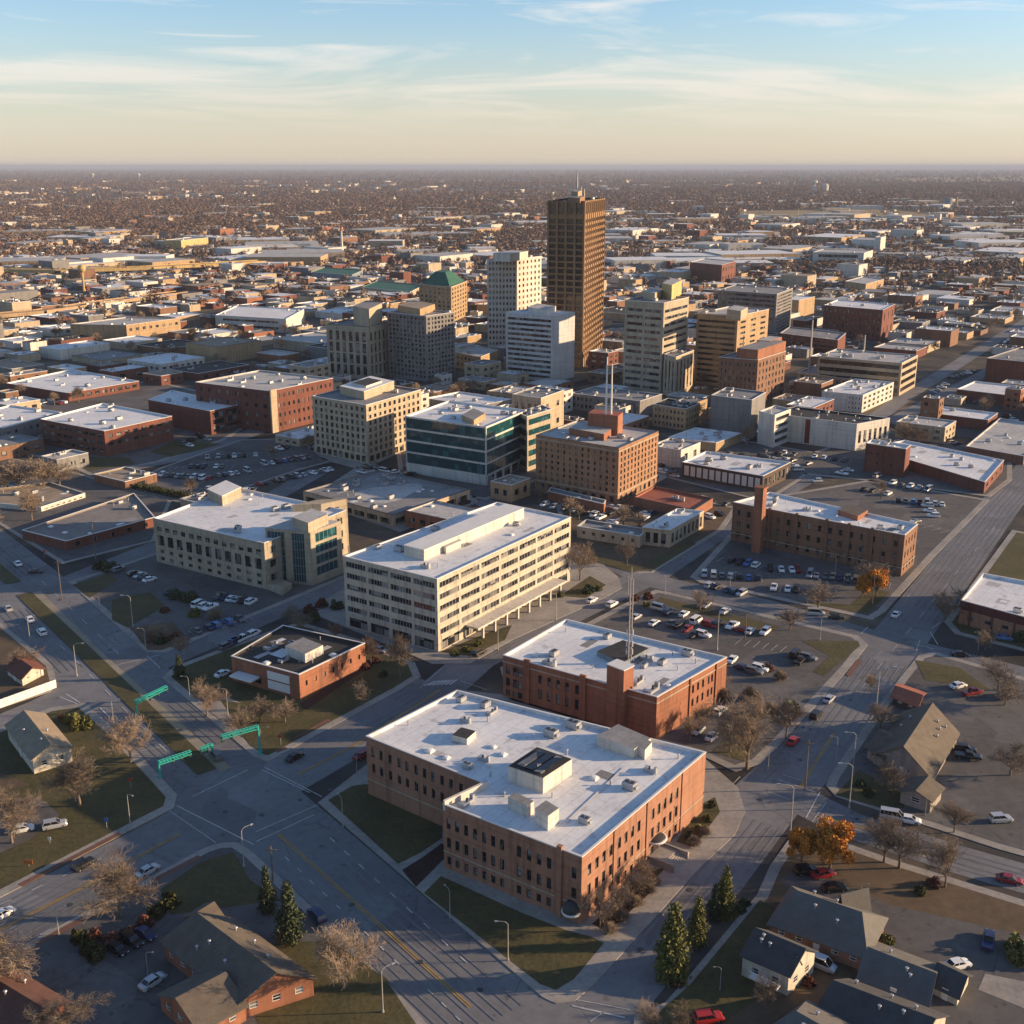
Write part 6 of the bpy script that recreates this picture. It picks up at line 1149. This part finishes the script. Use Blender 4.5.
for _ in range(5200):
    y = GR.uniform(440, 1500); x = GR.uniform(-.47, .5)*y; cc = (x, y); big = y < 900
    fa, fb = GR.uniform(6, 15), GR.uniform(5, 12); rr = math.hypot(fa, fb)
    if not inframe(x, y) or not clear(cc, rr+1.5) or not off_street(cc, max(fa, fb)+7) or any(inside(cc, B[2]) for B in BLOCKS): continue
    if any(abs(cc[0]-g[0][0]) < 45 and math.hypot(cc[0]-g[0][0], cc[1]-g[0][1]) < (fa+fb+g[1]+g[2])*.62+2 for g in gen): continue
    gen.append((cc, fa, fb, GR.choice((4, 5, 6, 7, 8, 10, 12)) if abs(x-60) < 200 else GR.choice((3.6, 4, 5, 6))))
gen = [g for g in gen if inframe(*g[0], 5, 40)]
gen.sort(key=lambda g: g[0][1])
NB = 285
mass_b = NumMesh(); bm_mats = [w[1] for w in WALLS]+[r[1] for r in ROOFS]
for idx, (cc, fa, fb, h) in enumerate(gen):
    wn, wm_, _w = wch(WALLS, GR); rn_, rm_, _r = wch(ROOFS, GR)
    if idx >= NB:
        mass_b.box(cc, fa, fb, h, AD, [w[0] for w in WALLS].index(wn), len(WALLS)+[r[0] for r in ROOFS].index(rn_))
        for _q in range(GR.choice((0, 1, 2, 3))): mass_b.box((cc[0]+GR.uniform(-fa, fa)*.4, cc[1]+GR.uniform(-fb, fb)*.4), GR.uniform(.8, 3), GR.uniform(.8, 2), h+GR.uniform(.8, 2.2), AD, GR.choice((2, 0, 5)), len(WALLS)+GR.choice((0, 2)))
        continue
    poly = ccw([(cc[0]+x*math.cos(AD)+y*math.cos(BD), cc[1]+x*math.sin(AD)+y*math.sin(BD)) for x, y in ((-fa, fb), (fa, fb), (fa, -fb), (-fa, -fb))])
    k0 = min(range(4), key=lambda k: poly[k][1]); poly = poly[k0:]+poly[:k0]
    px = proj((*cc, h)); near = cc[1] < 760; fl = max(1, int(h/3.6))
    R_, L_ = (), ()
    if near:
        st = GR.random()
        lr, ll = math.hypot(poly[1][0]-poly[0][0], poly[1][1]-poly[0][1]), math.hypot(poly[3][0]-poly[0][0], poly[3][1]-poly[0][1])
        if st < .7:
            R_ = [F_(max(2, int(lr/5)), fl, .5, .45, .7, zt=1.0)]; L_ = [F_(max(2, int(ll/5)), fl, .5, .45, .7, zt=1.0)]
        else: R_ = [F_(max(1, int(lr/9)), 1, .35, .6, .2, zt=1.0)]
    lab = f'low {wn} building, {rn_} roof, {rel(px)}' if h < 10 else f'taller {wn} building, {rn_} roof, {rel(px)}'
    building('low_building', lab, 'building', None, None, None, 0, wm_, rm_, poly=poly, h=h, right=R_, left=L_, nclut=(GR.randint(2, 7) if cc[1] < 1100 else 2), seed=idx, group='low buildings of the wider city', par=.6, cop=GR.choice((COPING, COPING, COPDARK)))
def np_mesh(name, nm, mats):
    me = bpy.data.meshes.new(name); me.from_pydata(nm.v, [], nm.f)
    for m in mats: me.materials.append(m)
    me.polygons.foreach_set('material_index', nm.m); o = bpy.data.objects.new(name, me); COL.objects.link(o); o['kind'] = 'stuff'; return o
# houses of the far residential districts
for k in range(1250):
    y = 1700+4800*GR.random()**1.5; x = GR.uniform(-.47, .47)*y
    if GR.random() < .25: continue
    nm = mass_b; w = GR.choice((0, 2, 2, 2, 1, 5, 3)); nm.box((x, y), GR.uniform(4, 9), GR.uniform(4, 7), GR.uniform(4, 7), GR.choice((AD, 0, AD)), w, len(WALLS)+GR.choice((2, 2, 4, 1)))
for k in range(520):
    y = 1500+9000*GR.random()**1.5; x = GR.uniform(-.47, .47)*y; s = GR.uniform(.7, 2.6); mass_b.box((x, y), 22*s, 14*s, GR.uniform(6, 12), GR.choice((AD, 0, .2)), GR.choice((0, 2, 2, 1)), len(WALLS)+GR.choice((0, 1, 1)))
np_mesh('far_buildings', mass_b, bm_mats)
def bar(name, label, pts, z0, z1, w, m, cat):
    mb = MB(); q = [Vector(un(*p, z1)) for p in pts]; strip(mb, q, w, z1, True); L = []
    for sg in (-1, 1):
        for a, b in zip(q, q[1:]):
            d = (b-a).normalized(); n = Vector((-d.y, d.x))*(w/2*sg); p0, p1 = a+n, b+n; f = [(*p0, z0), (*p1, z0), (*p1, z1+1), (*p0, z1+1)]
            mb.face(f if sg < 0 else list(reversed(f)))
    o = bpy.data.objects.new(name, None); COL.objects.link(o); o.location = (q[0].x, q[0].y, 0); reg(o, label, cat, None, pts[0]); mb.build('deck', [m], o)
    for k in range(1, 12):
        p = q[0].lerp(q[-1], k/12) if len(q) == 2 else q[min(k*(len(q)-1)//12, len(q)-2)].lerp(q[min(k*(len(q)-1)//12, len(q)-2)+1], .5); mb = MB(); mb.tube((p.x, p.y, 0), (p.x, p.y, z0+.1), 1.2, 1.2, 8); mb.build('pier', [m], o)
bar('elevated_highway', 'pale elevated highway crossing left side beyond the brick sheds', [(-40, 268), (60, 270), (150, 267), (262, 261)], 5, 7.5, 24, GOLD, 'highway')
bar('elevated_highway', 'nearer sunlit highway embankment left of the white strip hall', [(-40, 318), (40, 311), (110, 301), (182, 292)], 2.5, 4.5, 16, TAN, 'highway')
# far landmarks
def lathe(name, label, cat, px, prof, m, mats=None):
    g = un(*px); t = thing(name, label, cat, (*g, 0)); mb = MB()
    for (r0, z0), (r1, z1) in zip(prof, prof[1:]): mb.tube((*g, z0), (*g, z1), max(r0, .01), max(r1, .01), 14, 0, True)
    mb.build('body', [m], t); return t, g
lathe('water_tower', 'white far water tower above the woods, left of two', 'water tower', (93, 180), [(4, 0), (4, 34), (13, 39), (17, 47), (13, 56), (3, 60)], WHITE)
lathe('water_tower', 'white far water tower above the woods, right of two', 'water tower', (139, 180), [(4, 0), (4, 34), (13, 39), (17, 47), (13, 56), (3, 60)], WHITE)
lathe('water_tower', 'golden ball water tower beside the elevated highway', 'water tower', (84, 291), [(2, 0), (1.2, 3), (1.2, 19), (3, 20.5), (4.2, 23), (3, 26), (.5, 27)], GOLD)
lathe('storage_tank', 'tall white far tank with domed top, left of two', 'tank', (814, 193), [(11, 0), (11, 30), (6, 36), (3, 38), (3, 44), (14, 47), (14, 56), (3, 60)], WHITE)
lathe('storage_tank', 'short white far tank right of the taller white tank', 'tank', (825, 193), [(15, 0), (15, 36), (10, 42), (1, 45)], WHITE)
t_, g = lathe('smokestack', 'slim white smokestack with a red top beyond the towers', 'chimney', (342, 251), [(2.2, 0), (1.5, 30)], WHITE); mb = MB(); mb.tube((*g, 29.9), (*g, top_at(226, g[1])), 1.55, 1.2, 12); mb.build('red_top', [REDP], t_)
lathe('silo', 'blue grey silo block beyond the right hand works', 'silo', (948, 207), [(12, 0), (12, 26), (11, 28)], BLUEGREY); lathe('silo', 'pale tower just right of the blue grey silo', 'silo', (956, 206), [(4, 0), (4, 24), (1, 30)], TAN)
for px, top, lab in [((889, 210), 183, 'slim red lattice mast right of the white tanks'), ((990, 197), 184, 'slim mast on the horizon at the far right'), ((798, 221), 208, 'dark power mast in the tan field, left one'), ((823, 219), 207, 'dark power mast in the tan field, right one'), ((808, 385), 320, 'brown lattice mast between the brick tower and bronze office'), ((862, 372), 335, 'pale mast on the bronze glass office roof')]:
    g = un(*px); h = top_at(top, g[1]); t = thing('radio_mast', lab, 'mast', (*g, 0)); mb = MB(); mb.tube((*g, 0), (*g, h), .9, .4, 5)
    mb.build('mast', [BRICK_R if 'red' in lab else POLE], t)
ff = MB(); tri_face(ff, P([(740, 211), (880, 209), (985, 218), (960, 224), (740, 222)]), .5); tri_face(ff, P([(895, 178), (1060, 176), (1060, 182), (900, 182)]), .5); tri_face(ff, P([(560, 224), (600, 221), (640, 223), (600, 226)]), .5)
struct('field', ff, mat('tan_field', (0.26, .18, .08), .95, .25, .004))
tb = MB(); 
# trees of the wider city: the nearest as things, the rest as one far wood
TREESPOT = [t for t in TREESPOT if inframe(*t, 5, 20) and clear(t, 2.6) and off_street(t, 9)]
TREESPOT.sort(key=lambda t: t[1]); NT = 215
MID = []
for s in (21, 22, 23):
    r = random.Random(s); C = MB(); T = MB(); T.tube((0, 0, -.1), (0, 0, 3.5), .28, .18, 5)
    for k in range(7):
        a = 2*PI*k/7; T.tube((0, 0, r.uniform(1.8, 3.2)), (math.cos(a)*2.4, math.sin(a)*2.4, r.uniform(5, 7.5)), .12, .05, 4)
    for k in range(230):
        a = r.uniform(0, 2*PI); el = r.uniform(-.2, 1.5); d = Vector((math.cos(a)*math.cos(el), math.sin(a)*math.cos(el), math.sin(el))); p = Vector((0, 0, 4.4))+d*r.uniform(.6, 2.4); q = p+(d+perp(d, r)*.5)*r.uniform(.8, 1.9); C.tube(p, q, .07, .045, 3, 0, False)
    MID.append(tree_thing('bare_tree', 'x', 'tree', T.mesh('trunk', [BARK]), C.mesh('crown', [TWIG]), 'bare brown street trees'))
for p in TREESPOT[:NT]:
    s = GR.uniform(.7, 1.25); copy_thing(GR.choice(MID), (p[0], p[1], 0), GR.uniform(0, 6), (s, s, s*GR.uniform(.85, 1.1)), 'bare brown tree '+rel(proj((*p, 4))))
for t_ in MID+BARE_S: drop(t_)
rng = np.random.default_rng(5)
spots = [(x, y, 1.0) for x, y in TREESPOT[NT:]]
for k in range(24000):
    y = 1650+6800*rng.random()**1.25; x = rng.uniform(-.48, .48)*y
    n = math.sin(x*.0021+1.3)*math.sin(y*.0017+.4)+math.sin(x*.0007-y*.0011)
    if n < -.2 and rng.random() < .8: continue
    if y < 2500 and rng.random() < .45: continue
    spots.append((x, y, 1.0+min(1.3, y/5200)))
for k in range(5000):
    y = 8000+20000*rng.random()**1.6; spots.append((rng.uniform(-.48, .48)*y, y, 2.0+y/9000))
for cl in [((520, 240), 60, 14, 260), ((120, 222), 150, 12, 500), ((400, 232), 160, 12, 420), ((900, 268), 120, 10, 320), ((1000, 215), 60, 8, 200), ((700, 207), 160, 6, 420), ((60, 205), 150, 8, 300), ((215, 225), 60, 10, 200), ((985, 265), 40, 14, 160)]:
    (cx, cy), rx, ry, n = cl
    for k in range(n):
        p = un(cx+rng.normal()*rx*.5, cy+rng.normal()*ry*.5); spots.append((p[0], p[1], 1.25))
FIELDS = [P([(740, 211), (880, 209), (985, 218), (960, 224), (740, 222)]), P([(560, 224), (600, 221), (640, 223), (600, 226)])]
spots = [s for s in spots if clear((s[0], s[1]), 3) and not any(inside(s[:2], f) for f in FIELDS)]
def wood(name, spots, m, per=24):
    N = len(spots); S = np.array(spots); c = np.repeat(S[:, :2], per, 0); sc = np.repeat(S[:, 2], per)*rng.uniform(.8, 1.2, N*per)
    a = rng.uniform(0, 2*PI, N*per); el = rng.uniform(-.5, 1.5, N*per); R_ = rng.uniform(.45, 1, N*per)*4.6*sc
    ctr = np.stack([c[:, 0]+np.cos(a)*np.cos(el)*R_, c[:, 1]+np.sin(a)*np.cos(el)*R_, 4.2*sc+np.sin(el)*R_*.95], 1)
    ctr[:, 2] = np.maximum(ctr[:, 2], .6); rad = ctr-np.stack([c[:, 0], c[:, 1], 3.0*sc], 1); rad /= np.linalg.norm(rad, axis=1)[:, None]+1e-6; rad += rng.normal(size=(N*per, 3))*.28; u = np.cross(rad, rng.normal(size=(N*per, 3))); u /= np.linalg.norm(u, axis=1)[:, None]; w = np.cross(u, rad); w /= np.linalg.norm(w, axis=1)[:, None]
    u *= (1.4*sc)[:, None]; w *= (.6*sc)[:, None]; V = np.stack([ctr-u-w, ctr+u-w, ctr+u+w, ctr-u+w], 1).reshape(-1, 3)
    me = bpy.data.meshes.new(name); n4 = N*per; me.vertices.add(n4*4); me.vertices.foreach_set('co', V.ravel()); me.loops.add(n4*4); me.loops.foreach_set('vertex_index', np.arange(n4*4)); me.polygons.add(n4); me.polygons.foreach_set('loop_start', np.arange(0, n4*4, 4)); me.update(); me.validate(); me.materials.append(m)
    o = bpy.data.objects.new(name, me); COL.objects.link(o); o['kind'] = 'stuff'
wood('far_wood', spots, FARW)
FARCAR = [p for p in FARCAR if inframe(*p, 1, 5) and clear(p, 2) and off_street(p, 7)]
FARCAR.sort(key=lambda p: p[1])
for p in FARCAR[:140]: car(p, GR.choice((AD, BD)), GR.choice(KP), GR.choice(PICK), 'parked '+rel(proj((*p, 1))), 'cars in yards of the wider city', False)
fc = NumMesh()
for p in FARCAR[140:2600]: fc.box(p, 2.2, .9, 1.3, GR.choice((AD, BD)), GR.choice((0, 0, 1, 2)), GR.choice((0, 0, 1, 2)))
np_mesh('far_parked_cars', fc, [PAINTS['white'], PAINTS['silver'], PAINTS['grey']])

# ------------------------------------------------------------------ haze
hz_mb = MB(); hz_mb.prism(ccw([(-61000, -500), (61000, -500), (61000, 111000), (-61000, 111000)]), -1.0, 160.0, bottom=True)
hm = bpy.data.materials.new('haze_air'); hm.use_nodes = True; n = hm.node_tree.nodes; n.remove(n['Principled BSDF']); v = n.new('ShaderNodeVolumePrincipled'); v.inputs['Density'].default_value = 0.000048; v.inputs['Color'].default_value = (.46, .52, .64, 1); hm.node_tree.links.new(v.outputs[0], n['Material Output'].inputs['Volume'])
ho_ = struct('haze', hz_mb, hm, 'stuff')

# ------------------------------------------------------------------ make every label single its thing out
ORD = ['', 'second', 'third', 'fourth', 'fifth', 'sixth', 'seventh', 'eighth', 'ninth', 'tenth', 'eleventh', 'twelfth', 'thirteenth', 'fourteenth', 'fifteenth', 'sixteenth']
by = {}
for o, px in TH: by.setdefault(o['label'], []).append((o, px))
for lab, l in by.items():
    if len(l) < 2: continue
    l.sort(key=lambda e: e[1][0]); n = len(l)
    for i, (o, px) in enumerate(l):
        w = 'leftmost' if i == 0 else 'rightmost' if i == n-1 else (ORD[i]+' from left' if i <= n//2 and i < 16 else (ORD[n-1-i]+' from right' if n-1-i < 16 else 'near the middle'))
        o['label'] = f'{lab}, {w}'
